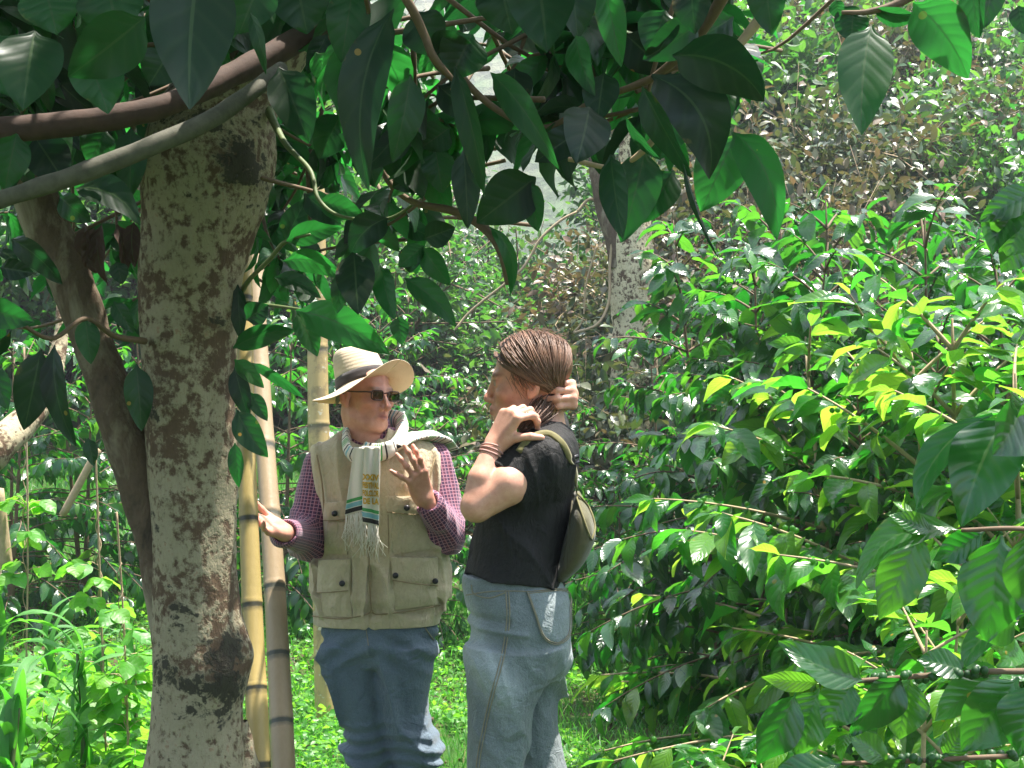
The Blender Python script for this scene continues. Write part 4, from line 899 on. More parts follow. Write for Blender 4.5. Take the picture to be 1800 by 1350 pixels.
trunk('trunk', [(1900, 170, 500), (1760, 205, 480), (1560, 225, 462), (1420, 240, 446), (1350, 258, 436), (1285, 268, 431), (1220, 269, 431), (1160, 270, 434), (1100, 270, 428), (1000, 267, 417), (900, 261, 413), (800, 257, 415), (700, 252, 412), (600, 250, 412), (520, 249, 420), (440, 249, 438), (360, 249, 462), (300, 250, 476), (240, 262, 486), (180, 300, 492), (120, 345, 515), (40, 390, 560), (-90, 440, 620)], M['bark'], tree, DT, 56,
      [(425, 1165, -.08, (.05, .1, .075), .024), (385, 1190, -.10, (.05, .1, .06), .016), (372, 560, -.1, (.035, .1, .03), .012), (425, 290, -.06, (.06, .1, .06), .02), (300, 880, -.1, (.05, .1, .02), .006)],
      [(420, 290, -.08, (.075, .2, .075), 1.1), (330, 215, -.1, (.08, .2, .04), .8), (375, 565, -.1, (.04, .1, .03), 1.0), (265, 720, -.08, (.03, .1, .05), .9), (400, 1180, -.1, (.07, .1, .09), 1.), (300, 1180, -.1, (.06, .1, .06), .7), (300, 1050, -.1, (.05, .1, .05), .7), (300, 880, -.1, (.08, .1, .02), .5), (390, 1140, -.1, (.05, .1, .05), .7)])
trunk('leaning_stem', [(1120, 268, 372), (1000, 248, 345), (930, 232, 322), (860, 212, 290), (780, 184, 270), (700, 160, 238), (620, 132, 208), (540, 102, 184), (460, 72, 152), (380, 38, 118), (300, 10, 92), (200, -20, 66), (60, -60, 30)], M['bark2'], tree, DT + .02, 32, rough=.008)
trunk('surface_root', [(1640, 500, 660), (1480, 440, 540), (1400, 415, 480), (1330, 405, 455), (1270, 398, 440)], M['bark'], tree, DT + .02, 24)
def limb(name, pts, r, mat, n=14, m=60, kn=.0):
    q = spline([P(*p) for p in pts], m); g = Geo(); rr = np.interp(np.linspace(0, 1, m), np.linspace(0, 1, len(r)), r); g.tube(q, rr, n); V = g.V[0]; g.V[0] = V + (np.repeat(np.vstack([q[:1], q, q[-1:]]), n, 0) - V) * (.10 * snoise(V, 30, 4))[:, None]
    link(name, g.mesh(name, attrs={'moss': 0 * V[:, 0]}), mat, parent=tree); return q
limb('branch', [(-60, 232, 2.75), (60, 224, 2.78), (180, 210, 2.8), (290, 185, 2.85), (370, 150, 2.95), (460, 105, 3.05), (560, 48, 3.15), (640, -20, 3.2), (760, -160, 3.3)], [.026, .026, .026, .025, .027, .028, .028, .027], M['limb'])
limb('branch', [(-60, 372, 2.6), (50, 335, 2.62), (150, 302, 2.65), (270, 255, 2.7), (370, 210, 2.78), (450, 155, 2.85), (495, 120, 2.95)], [.017, .017, .0185, .019, .019, .017, .015], M['limb_grey'])
limb('branch', [(640, -120, 2.5), (715, 0, 2.52), (745, 60, 2.55), (765, 105, 2.55), (815, 160, 2.6)], [.014, .009, .008, .008, .004], M['twig'], 8)
limb('branch', [(560, -160, 3.), (650, 40, 3.02), (640, 200, 3.0), (672, 300, 3.0), (720, 352, 3.), (800, 372, 2.98), (850, 400, 2.95), (880, 440, 2.9), (893, 500, 2.9)], [.02, .014, .009, .007, .007, .009, .010, .010, .006], M['twig'], 8)
limb('branch', [(760, 70, 2.7), (850, 175, 2.7), (950, 225, 2.7), (1040, 180, 2.65), (1090, 160, 2.6), (1150, 135, 2.55), (1230, 60, 2.5), (1300, -60, 2.4)], [.008, .007, .006, .006, .006, .007, .010, .014], M['twig'], 8)
limb('branch', [(1400, -80, 2.3), (1330, 40, 2.35), (1190, 200, 2.4), (1095, 290, 2.45), (1000, 280, 2.5)], [.014, .009, .006, .005, .004], M['tan_twig'], 8)
limb('branch', [(1700, -80, 2.0), (1600, -5, 2.02), (1530, 20, 2.02), (1480, 22, 2.02)], [.009, .007, .005, .003], M['twig'], 8)
limb('branch', [(470, 190, 3.55), (500, 250, 3.4), (545, 300, 3.3), (560, 350, 3.25), (600, 380, 3.2), (680, 385, 3.1), (740, 350, 3.05)], [.012, .007, .006, .005, .004, .004, .003], M['green_twig'], 8)
limb('branch', [(420, 520, 3.62), (440, 490, 3.5), (475, 455, 3.4), (502, 425, 3.35), (545, 412, 3.3)], [.007, .006, .005, .005, .003], M['green_twig'], 8)
limb('branch', [(415, 530, 3.6), (455, 535, 3.5), (500, 540, 3.4), (535, 545, 3.35)], [.006, .005, .004, .003], M['green_twig'], 8)
limb('branch', [(255, 600, 3.5), (200, 590, 3.4), (150, 560, 3.3), (90, 595, 3.2), (20, 560, 3.0), (-60, 530, 2.85)], [.009, .006, .005, .003], M['twig'], 8)

# ------------------------------------------------------------------ foliage of the shade tree
fol = Geo()
def key(bx, by, tx, ty, D, wpx, curl=.5, roll=0., dD=0., bend=0., fold=.22, rnd=None, g=None, kind=1, flip=False, nl=14, nw=8, wave=.035):
    """one large leaf from its stalk (bx,by) to its tip (tx,ty)"""
    a, b = P(bx, by, D), P(tx, ty, D + dD); d = b - a; L = np.linalg.norm(d); d = d / L
    n = unit(CAM - (a + b) / 2); n = unit(n - d * (n @ d)); s_ = np.cross(d, n); n = n * math.cos(rad(roll)) + s_ * math.sin(rad(roll))
    if flip: n = -n
    h = curl / 2; d0 = d * math.cos(h) + n * math.sin(h); n0 = n * math.cos(h) - d * math.sin(h); k = h / math.sin(h) if abs(h) > 1e-3 else 1
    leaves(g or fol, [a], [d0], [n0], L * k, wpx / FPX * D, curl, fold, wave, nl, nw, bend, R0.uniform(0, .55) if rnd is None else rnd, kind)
KEYS = [  # right hand cluster; low rnd paints shade, high rnd sun, on each leaf
 (1182, 98, 1343, 178, 2.3, 105, 1.1, 20, 0, -.2, .22, 0.), (1145, 132, 1247, 315, 2.35, 112, .9, -10, 0, -.17, .22, 0.), (1128, 150, 1216, 312, 2.33, 62, .7, 40, 0, -.06, .4, .1), (1288, 232, 1366, 424, 2.3, 80, .5, 25, -.05, -.16, .3, .6),
 (1292, 238, 1232, 372, 2.5, 95, .3, 0, 0, 0, .15, .9), (1300, 255, 1225, 345, 2.55, 70, .3, 10, 0, .1, .15, .8), (1202, 288, 1262, 452, 2.3, 26, .5, 70, 0, -.12, .6), (1135, 262, 1092, 426, 2.45, 86, .4, -10), (1074, 272, 1096, 422, 2.35, 58, .3, 25, -.05),
 (1100, 205, 1166, 284, 2.4, 30, .6, 55), (1036, 188, 1013, 287, 2.35, 92, .4, -15, -.06, 0, .12, .1), (1062, 128, 1050, 218, 2.38, 66, .4, 10, -.03, 0, .15, .05), (1012, 62, 1046, 168, 2.4, 54, .6, 30, -.05), (1185, 300, 1130, 392, 2.5, 70, .4, 10), (1230, 40, 1130, 105, 2.45, 72, .5, -10), (1170, 18, 1142, 98, 2.45, 76, .4, 10), (1215, -30, 1222, 60, 2.4, 70, .5, 10), (1345, -50, 1357, 62, 2.2, 72, .4, 10), (1060, -40, 1092, 118, 2.5, 55, .3, 0, 0, 0, .2, .8), (945, -60, 962, 92, 2.4, 125, .35, 0, -.05), (1000, -50, 1015, 70, 2.42, 80, .4, -20), (880, -40, 900, 60, 2.5, 100, .4, 15), (1290, 30, 1190, 90, 2.6, 70, .5, 0), (1100, 60, 1180, 130, 2.7, 80, .5, 10), (1020, 230, 940, 285, 2.6, 60, .4, 10), (1180, 180, 1160, 280, 2.6, 95, .4, 0),
 # lit leaves, top right
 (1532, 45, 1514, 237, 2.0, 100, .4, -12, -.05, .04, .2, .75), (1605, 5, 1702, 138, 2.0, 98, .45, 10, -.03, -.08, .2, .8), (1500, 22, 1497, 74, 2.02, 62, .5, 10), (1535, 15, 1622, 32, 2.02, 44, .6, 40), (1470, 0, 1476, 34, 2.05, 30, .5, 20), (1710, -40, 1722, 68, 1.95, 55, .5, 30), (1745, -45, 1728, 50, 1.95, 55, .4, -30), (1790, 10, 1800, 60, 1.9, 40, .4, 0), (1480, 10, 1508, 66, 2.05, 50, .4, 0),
 # middle
 (862, 128, 983, 298, 2.55, 58, .5, 30, -.1, -.08), (692, 15, 648, 335, 2.5, 88, .35, 10, 0, .1, .3, .1), (722, 130, 690, 285, 2.55, 70, .4, -20), (800, 118, 852, 345, 2.55, 55, .4, 35, 0, -.06, .35), (815, 262, 822, 402, 2.6, 54, .3, -10, 0, 0, .2, .1), (942, 312, 838, 392, 2.7, 96, .3, 0, 0, 0, .12, .2), (932, 318, 946, 408, 2.7, 48, .3, 20), (860, 398, 896, 522, 2.85, 34, .9, 40, 0, -.3), (765, 262, 778, 340, 2.8, 60, .4, 0), (752, 300, 690, 330, 2.9, 60, .4, 10), (830, 60, 790, 140, 2.6, 90, .5, 0), (750, 95, 830, 80, 2.6, 80, .6, 10), (905, 120, 905, 200, 2.7, 70, .4, 10), (790, 225, 740, 260, 2.8, 60, .4, 0), (640, 115, 600, 235, 2.8, 66, .4, -15, 0, 0, .2, .8), (620, -20, 600, 110, 2.6, 80, .4, 0), (490, 118, 543, 252, 2.8, 84, .4, -10), (555, 92, 585, 150, 2.8, 45, .4, 10, 0, 0, .2, 1.), (575, 60, 540, 130, 2.9, 40, .4, 0), (600, 200, 560, 280, 2.9, 70, .5, 0), (640, 250, 660, 330, 2.9, 60, .4, 0), (735, 20, 770, 100, 2.6, 90, .4, 20), (770, 150, 840, 210, 2.75, 60, .4, 0),
 # upper left, close, darkened as if shaded
 (352, -70, 333, 192, 1.9, 150, .25, -8, -.05, .03, .15, .1), (62, 55, 40, 195, 2.1, 118, .4, 10, -.05), (255, 30, 120, 135, 2.1, 110, .4, -10), (440, 22, 468, 132, 2.2, 32, .8, 40, 0, -.12), (185, 226, 158, 292, 2.9, 62, .4, 10), (230, 225, 228, 350, 3.2, 60, .3, 0), (30, 235, 8, 335, 2.7, 70, .3, 10), (150, 95, 190, 200, 2.4, 100, .4, -20), (-20, 60, 20, 170, 2.2, 110, .3, 0), (300, 90, 262, 150, 2.4, 80, .3, 10), (80, -20, 100, 60, 2.2, 110, .4, 0), (190, -30, 210, 70, 2.2, 120, .4, 10), (460, -40, 420, 60, 2.4, 90, .4, 0), (520, -40, 540, 60, 2.6, 110, .4, 0), (130, 332, 246, 396, 2.9, 62, .9, -20, 0, -.15), (105, 345, 160, 390, 3.0, 50, .5, 20), (60, 238, 120, 330, 2.9, 80, .3, 0, 0, 0, .1, 0.),
 # hanging cluster between the trunk and the man
 (502, 423, 540, 348, 3.35, 48, .4, -15), (503, 424, 602, 400, 3.33, 44, .4, 10, 0, -.06), (498, 459, 602, 490, 3.3, 44, .7, 15, 0, -.16, .2, .8), (482, 488, 564, 524, 3.3, 36, .5, -15, 0, -.08), (520, 546, 686, 624, 3.2, 68, .55, 5, -.05, -.07, .2, .85), (522, 548, 558, 627, 3.22, 46, .4, -15, 0, 0, .2, .75), (409, 612, 522, 581, 3.3, 44, .4, 20, 0, -.10), (682, 383, 616, 448, 3.0, 60, .5, 5, 0, .12, .2, 0.), (622, 442, 630, 553, 3.0, 70, .3, 5, -.05, 0, .15, .05), (668, 466, 694, 562, 3.0, 46, .3, 25, -.05), (602, 478, 592, 551, 3.1, 38, .3, -10), (710, 488, 801, 574, 3.0, 46, .4, -10, 0, -.06), (700, 556, 706, 606, 3.1, 34, .2, 0), (742, 434, 792, 502, 3.0, 44, .4, 15), (745, 432, 700, 470, 3.0, 40, .3, 15), (432, 562, 472, 536, 3.4, 46, .2, 0), (535, 340, 600, 395, 3.3, 50, .5, 5), (560, 352, 640, 380, 3.25, 46, .4, 0), (745, 420, 800, 400, 3., 50, .3, 0), (725, 430, 720, 480, 3.05, 45, .3, 10, 0, 0, .2, 0.),
 (412, 645, 438, 738, 3.5, 38, .3, 15, 0, 0, .2, 0.), (416, 720, 471, 804, 3.45, 50, .4, 0, 0, .05), (413, 778, 420, 858, 3.5, 30, .2, 20), (412, 632, 464, 682, 3.5, 32, .3, -10, 0, 0, .2, .9), (442, 638, 535, 700, 3.4, 26, .8, 40, 0, -.12), (418, 500, 424, 600, 3.55, 34, .2, 20), (440, 690, 470, 740, 3.5, 30, .3, 0),
 # left of the trunk
 (72, 615, 42, 756, 3.2, 72, .3, -5, 0, 0, .2, .0), (96, 605, 134, 784, 3.2, 52, .5, 30, 0, .05, .3), (-30, 540, 60, 566, 2.8, 56, .4, 10), (240, 640, 249, 758, 3.45, 52, .3, 0), (20, 420, 110, 500, 3.0, 50, .5, 30, 0, -.1), (0, 470, 60, 480, 3.0, 40, .4, 0), (205, 460, 215, 500, 3.3, 34, .3, 0), (200, 530, 235, 585, 3.3, 34, .4, 10), (-20, 640, 14, 720, 2.8, 46, .3, 0), (150, 560, 160, 640, 3.3, 44, .3, 0), (155, 770, 165, 820, 3.3, 26, .3, 0)]
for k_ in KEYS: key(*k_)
rg = np.random.default_rng(21)
SUNLIT = [(P(850, 830, 3.75), .20), (P(945, 610, 4.), .2), (P(980, 1070, 3.9), .10), (P(880, 1300, 3.8), .07), (P(1525, 140, 2.), .2), (P(1660, 75, 2.), .2), (P(1345, 340, 2.3), .0), (P(1255, 330, 2.55), -.03), (P(630, 590, 3.2), .17), (P(540, 590, 3.2), .1), (P(1600, 990, 2.0), .14), (P(1650, 850, 2.), .08), (P(600, 170, 2.8), .07), (P(1110, 340, 2.45), .06), (P(40, 700, 2.9), .05), (P(440, 640, 3.5), .1), (P(1450, 1160, 2.1), .2), (P(150, 280, 2.7), .03)]
def blocks(c):  # crown shaped for light: sprays shading the listed points are left out
    for t, r in SUNLIT:
        v = c - t; h = v @ SUN
        if h > .1 and np.linalg.norm(v - h * SUN) < r + .10: return True
    return False
def rosette(g, c, dirv, n, L0, twigs, spread=1., kind=None, droop=.55, lean=.0):
    """a twig end with a spray of hanging leaves"""
    if blocks(c): return
    kind = int(rg.uniform() < .45) if kind is None else kind
    dirv = unit(dirv); a = rg.uniform(0, 6.28); b = []; d = []; nn = []
    e1 = unit(np.cross(dirv, (.3, .2, 1.))); e2 = np.cross(dirv, e1)
    for i in range(n):
        t = a + i * 2.4; s_ = e1 * math.cos(t) + e2 * math.sin(t); v = unit(s_ * spread * rg.uniform(.6, 1.) + dirv * rg.uniform(.1, .7) + np.array([0, 0, -droop * rg.uniform(.3, 1.6)]))
        b.append(c - dirv * .012 * i); d.append(v); nn.append(unit(np.array([0, 0, 1.]) + rg.normal(size=3) * .45 + dirv * .4))
    L = L0 * rg.uniform(.7, 1.2, n); leaves(g, b, d, nn, L, L * rg.uniform(.36, .5, n), rg.uniform(.2, 1.5, n), rg.uniform(.1, .5, n), .05, 8, 4, rg.uniform(-.14, .14, n), None, kind, rg)
    if twigs is not None: twigs.tube(spline([c + (0, 0, .0), c - dirv * .12 + (0, 0, .02), c - dirv * .3 + rg.normal(size=3) * .05 + (0, 0, .08)], 8), np.linspace(.003, .006, 8), 6)
tw = Geo()
def fill(n, x0, x1, y0, y1, D0, D1, L0=.15, nl=6, f=None):
    for _ in range(n):
        px, py = rg.uniform(x0, x1), rg.uniform(y0, y1)
        if f is not None and not f(px, py): continue
        rosette(fol, P(px, py, rg.uniform(D0, D1)), rg.normal(size=3) * (1, 1, .5) + (0, 0, -.2), nl, L0, tw)
edge = lambda px: np.interp(px, [0, 130, 240, 480, 700, 850, 960, 1100, 1240, 1340, 1420, 1800], [330, 290, 260, 330, 330, 300, 260, 270, 200, 60, 10, -10])
fill(170, 440, 1330, -60, 330, 2.7, 4.1, .15, 6, lambda x, y: y < edge(x) - 20 and not (x < 560 and y > 60))
fill(120, -60, 480, -80, 250, 2.95, 3.9, .16, 6, lambda x, y: y < edge(x) - 60 and not (190 < x < 560 and y > 40))
fill(90, -60, 600, -60, 330, 3.95, 4.7, .15, 6, lambda x, y: y < edge(x) + 20)
fill(16, -40, 250, 330, 620, 3.9, 4.8, .14, 5); fill(10, 430, 560, 280, 520, 3.8, 4.3, .12, 5); fill(8, 560, 790, 300, 420, 3.4, 4.0, .13, 5)
# the crown above the frame, which shades the trunk and the near leaves
for _ in range(620):
    r_ = math.sqrt(rg.uniform()) * 2.2; t = rg.uniform(0, 6.28); c = np.array([-1.0 + r_ * 1.05 * math.cos(t), 2.75 + r_ * .72 * math.sin(t), rg.uniform(2.75, 4.6)])
    if c[1] > 4.05 + rg.uniform(-.2, .15) or (c[2] - 1.55) / max(c[1], .3) < .33: continue
    rosette(fol, c, rg.normal(size=3) + (0, 0, -.2), 8, .19, tw)
for _ in range(60):
    c = np.array([rg.uniform(.2, 1.5), rg.uniform(1.9, 3.1), rg.uniform(2.6, 3.4)])
    if (c[2] - 1.55) / c[1] < .36: continue
    rosette(fol, c, rg.normal(size=3) + (0, 0, -.2), 7, .18, tw)
for _ in range(420):
    c = np.array([rg.uniform(-3.4, .75), rg.uniform(-2.6, 2.6), rg.uniform(2.9, 4.8)])
    if c[1] > 0 and (c[2] - 1.55) / c[1] < .34: continue
    rosette(fol, c, rg.normal(size=3) + (0, 0, -.2), 8, .21, tw)
link('foliage', fol.mesh('foliage'), M['leaf_shade'], parent=tree); link('twigs', tw.mesh('twigs'), M['twig'], parent=tree)
wd = Geo()
for a in ((150, 395, 170, 480), (180, 392, 190, 500), (205, 395, 220, 480), (235, 390, 238, 470), (165, 400, 150, 470)): key(*a, 3.35, 34, .8, rg.uniform(-40, 40), 0, rg.uniform(-.1, .1), .5, None, wd, wave=.12)
link('withered_leaves', wd.mesh('withered_leaves'), M['withered'], parent=tree)

# ------------------------------------------------------------------ bamboo poles
def bamboo_mat(name, a, b, node, lichen=0.):
    s = NT(name); n = s.noise(7, 4, .6, s.pos((1, 1, .3))); f = s.noise(90, 3, .6, s.pos((1, 1, .05))); k = s.attr('rnd')[2]; sp = s.noise(60, 3, .7, s.pos())
    c = s.mix(s.math('MULTIPLY_ADD', f, .5, s.math('MULTIPLY', n, .5)), a, b); c = s.mix(s.ramp(s.math('MULTIPLY_ADD', sp, .35, k), [(.45, 0.), (.85, 1.)]), c, node)
    if lichen: c = s.mix(s.ramp(s.noise(11, 5, .65, s.pos()), [(.5, 0.), (.6, lichen)]), c, (.20, .15, .08)); c = s.mix(s.ramp(s.noise(30, 3, .6, s.pos()), [(.62, 0.), (.66, lichen)]), c, (.55, .50, .38))
    return s.bsdf(c, .45, s.bump(s.math('ADD', f, sp), .25, .003), .4)
def bamboo(label, pts, nodes_py, r0, r1, mat, D0, D1):
    """pts photo points bottom to top; nodes by photo y"""
    n_ = len(pts); q = spline([P(x, y, D0 + (D1 - D0) * i / (n_ - 1)) for i, (x, y) in enumerate(pts)], 260); rr = np.linspace(r0, r1, 260); py = 724 - (q[:, 2] - 1.55) / q[:, 1] * 2500; k = np.zeros(260)
    root = thing('bamboo_pole', label, 'bamboo pole', (q[0, 0], q[0, 1], 0)); 
    for y in nodes_py:
        w = np.exp(-((py - y) / 2.2) ** 2); w2 = np.exp(-((py - y - 5) / 1.6) ** 2); rr = rr * (1 + .055 * w - .03 * w2 + .02 * np.exp(-((py - y) / 18) ** 2)); k += .85 * w2 + .55 * np.exp(-((py - y - 9) / 11) ** 2)
    g = Geo(); g.tube(q, rr, 22, cap=False, rnd=0.); A = np.clip(np.repeat(k, 22), 0, 1); g.A[0] = A
    kid(link('culm', g.mesh('culm'), mat), root); return root
M['bamboo'] = bamboo_mat('yellow_bamboo', (.30, .215, .075), (.47, .35, .13), (.05, .045, .025)); M['bamboo_grey'] = bamboo_mat('weathered_bamboo', (.23, .165, .095), (.36, .27, .165), (.06, .06, .045)); M['bamboo_lichen'] = bamboo_mat('lichened_bamboo', (.34, .24, .10), (.52, .38, .17), (.16, .13, .08), .7)
bamboo('yellow bamboo pole leaning right beside the lichen-patched trunk', [(470, 1830), (456, 1350), (446, 1130), (437, 905), (432, 700), (430, 500), (428, 330)], (1560, 1335, 1205, 1058, 906, 770, 640, 520), .0335, .0215, M['bamboo'], 3.78, 4.5)
bamboo('grey weathered bamboo pole behind the yellow one', [(510, 1700), (498, 1350), (489, 1150), (478, 950), (466, 780), (455, 600), (447, 420)], (1500, 1262, 1146, 1028, 900, 780, 650), .0385, .030, M['bamboo_grey'], 4.15, 5.3)
bamboo('lichen-spotted bamboo post standing in the grass behind the man', [(575, 1262), (571, 1100), (566, 900), (560, 740), (558, 600), (556, 440), (553, 250)], (1150, 1030, 900, 745, 610, 480, 360), .061, .048, M['bamboo_lichen'], 7.2, 7.5)
lg = thing('fallen_log', 'tan leaning log behind the left stem', 'log', tuple(P(-60, 880, 5.2)))
g = Geo(); g.tube(spline([P(-170, 950, 5.0), P(-20, 805, 5.15), P(30, 752, 5.3), P(75, 706, 5.45), P(100, 640, 5.6), P(112, 540, 5.7)], 60), np.linspace(.070, .030, 60), 24, nz=.010); kid(link('timber', g.mesh('timber', attrs={'moss': np.zeros(g.n)}), M['bark_tan']), lg)
# ------------------------------------------------------------------ coffee shrubs
rc = np.random.default_rng(33)
def coffee(seed, h=2.3, R=.85, levels=20, step=.055, L0=.162, nl=7, nw=2, berries=True, top_only=0., droop=1.0, lfW=.43):
    """one shrub: stems, opposite side branches that arch out, leaf pairs along them; returns part meshes"""
    r = np.random.default_rng(seed); st, fo, be = Geo(), Geo(), Geo(); B, D, N, LL = [], [], [], []; bc = []
    ns = 2
    for s_ in range(ns):
        lean = r.normal(size=2) * .10 + (np.array([math.cos(s_ * 3.1), math.sin(s_ * 3.1)]) * .16); hh = h * r.uniform(.86, 1.0)
        stem = spline([(0, 0, -.05), (lean[0] * .4, lean[1] * .4, hh * .4), (lean[0], lean[1], hh)], 24); st.tube(stem, np.linspace(.024, .003, 24), 8)
        for l in range(levels):
            f = (l + .6) / levels; z = .10 + .90 * f; i = z * 23; base = stem[int(min(i, 22.9))]
            for o in (0, math.pi):
                az = l * 1.9 + s_ * .8 + o + r.normal() * .3; Lb = R * (1.05 - .78 * f ** 1.6) * (.55 + .45 * min(1, f * 5)) * r.uniform(.75, 1.15); el_ = .15 + .75 * f ** 2 + r.normal() * .12
                if Lb < .12: continue
                m = 10; hd = np.array([math.cos(az), math.sin(az), 0]); t = np.linspace(0, 1, m)[:, None]
                br = base + hd * (Lb * t * math.cos(el_)) + np.array([0, 0, 1.]) * (Lb * (t * math.sin(el_) - droop * .42 * (1 - .5 * f) * t ** 2)) + np.array([-hd[1], hd[0], 0]) * (r.normal() * .08 * Lb * t ** 2)
                st.tube(br, np.linspace(.0065, .0024, m), 5, rnd=.5)
                k = max(3, int(Lb / step)); side = np.array([-hd[1], hd[0], 0])
                for j in range(k + 1):
                    q = .22 + .78 * j / k; 
                    if q < .22 + .35 * (1 - f) * r.uniform(0, 1): continue
                    x = q * (m - 1); a = int(min(x, m - 1.01)); pt = br[a] * (1 - x + a) + br[a + 1] * (x - a); ax = unit(br[a + 1] - br[a])
                    if berries and r.uniform() < .30 and .2 < q < .9: bc.append(pt + r.normal(size=(r.integers(4, 9), 3)) * .012)
                    for sg in (-1, 1):
                        if r.uniform() < .10: continue
                        v = unit(side * sg * r.uniform(.5, 1.0) + ax * r.uniform(.25, .9) + np.array([0, 0, -1.]) * r.uniform(.05, .85) * droop * (1 + .8 * (1 - f) ** 1.5)); B.append(pt); D.append(v); N.append(unit(np.array([0, 0, 1.]) + hd * .35 + r.normal(size=3) * .38)); LL.append(L0 * r.uniform(.62, 1.25) * (.75 if q > .93 else 1))
                B.append(br[-1]); D.append(unit(ax + r.normal(size=3) * .25)); N.append(np.array([0, 0, 1.]) + r.normal(size=3) * .3); LL.append(L0 * .6)
    LL = np.array(LL); n = len(LL); leaves(fo, np.array(B), np.array(D), np.array(N), LL, LL * r.uniform(lfW - .06, lfW + .04, n), r.uniform(.2, 1.4, n), r.uniform(.1, .45, n), .055, nl, nw, r.uniform(-.08, .08, n), r.uniform(0, 1, n) ** 1.3, 0, r)
    if berries and bc: be.balls(np.concatenate(bc), .0075); return st.mesh('stems'), join_geo('foliage', fo, be)
    return st.mesh('stems'), fo.mesh('foliage')
def plant(name, parts, label, cat, loc, rz, scale, group=None, mats=('twig', 'leaf_coffee', 'berry')):
    t = thing(name, label, cat, loc, group, rz, scale)
    link('stems', parts[0], M[mats[0]], parent=t); link('foliage', parts[1], [M[mats[1]], M['berry']], parent=t)
    return t
CO = [coffee(101), coffee(102, 2.2, .9), coffee(103, 2.5, .8)]
YO = [coffee(111, 1.55, .85, 13, .060, .155, 8, 4, True, 0, .6), coffee(112, 1.5, .9, 12, .060, .16, 8, 4, True, 0, .6)]
BG = [coffee(121, 2.1, .8, 15, .075, .14, 5, 2, False), coffee(122, 2.0, .85, 15, .075, .14, 5, 2, False)]
def at(px, D): x = (px - 900) / FPX * D; return (x, D, float(ground_z(x, D)) - .03)
cs = lambda parts, px, D, s_, label, group=None, name='coffee_shrub', mats=('twig', 'leaf_coffee', 'berry'), dz=0., cat='coffee shrub': plant(name, parts, label, cat, tuple(np.array(at(px, D)) + (0, 0, dz)), rc.uniform(0, 6.28), s_, group, mats)
# the thicket right of the woman
cs(CO[0], 1345, 5.9, 1.0, 'glossy coffee shrub with dark hollow underneath, just behind the sling bag')
cs(CO[1], 1640, 6.1, 1.1, 'full coffee shrub with berries in the middle of the thicket', None)
cs(CO[2], 1275, 7.4, 1.08, 'tall coffee shrub in front of the pale background trunk')
cs(CO[1], 1480, 7.3, 1.22, 'tallest coffee shrub of the thicket, below the hillside scrub')
cs(CO[0], 1720, 7.6, 1.15, 'coffee shrub at the back of the thicket by the picture edge')
cs(CO[2], 1560, 5.0, .80, 'lower coffee shrub in front of the thicket, reddish twigs showing')
cs(CO[0], 1830, 5.2, .95, 'coffee shrub cut by the right picture edge behind big near leaves')
cs(BG[0], 1180, 8.8, .95, 'coffee shrub at the foot of the pale background trunk')
for i, (px, D, s_) in enumerate(((1380, 9.2, 1.05), (1560, 9.4, 1.1), (1750, 9.5, 1.1), (1290, 10.5, 1.0))): cs(BG[i % 2], px, D, s_, 'distant coffee shrub at the bottom of the scrubby hillside', 'coffee shrubs below the hillside')
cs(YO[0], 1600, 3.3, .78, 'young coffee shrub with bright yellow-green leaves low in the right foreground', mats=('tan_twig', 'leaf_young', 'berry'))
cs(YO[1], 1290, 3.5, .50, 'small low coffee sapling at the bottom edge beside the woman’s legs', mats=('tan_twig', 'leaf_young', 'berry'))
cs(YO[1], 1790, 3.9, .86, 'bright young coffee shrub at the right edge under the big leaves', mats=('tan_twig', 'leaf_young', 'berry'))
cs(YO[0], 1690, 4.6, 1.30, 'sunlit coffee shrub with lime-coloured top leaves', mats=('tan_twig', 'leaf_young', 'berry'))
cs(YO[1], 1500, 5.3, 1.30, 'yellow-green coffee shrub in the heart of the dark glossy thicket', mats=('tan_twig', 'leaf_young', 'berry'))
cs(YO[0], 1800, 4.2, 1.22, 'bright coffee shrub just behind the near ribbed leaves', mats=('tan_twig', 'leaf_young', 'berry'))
# close coffee branches, right edge
nb = thing('coffee_shrub', 'very near coffee branches with broad dark ribbed leaves, right edge', 'coffee shrub', (1.05, 2.1, 0.))
ng, nt_, nbq = Geo(), Geo(), Geo()
for pts, r_ in (([(1960, 1500, 2.2), (1900, 1180, 2.15), (1800, 1180, 2.1), (1700, 1182, 2.1), (1520, 1196, 2.1), (1440, 1200, 2.1)], .006), ([(1960, 1500, 2.3), (1880, 1330, 2.2), (1760, 1330, 2.1), (1600, 1338, 2.1), (1480, 1342, 2.1)], .005), ([(1960, 1300, 2.2), (1900, 900, 2.1), (1840, 760, 2.0), (1790, 720, 2.0), (1740, 745, 2.0)], .006), ([(1960, 1300, 2.2), (1920, 950, 2.1), (1800, 930, 2.0), (1690, 932, 2.0)], .005), ([(1960, 900, 2.1), (1900, 420, 2.0), (1800, 370, 2.0), (1740, 400, 2.0)], .006)):
    nt_.tube(spline([P(*p) for p in pts], 40), np.linspace(r_, .003, 40), 8)
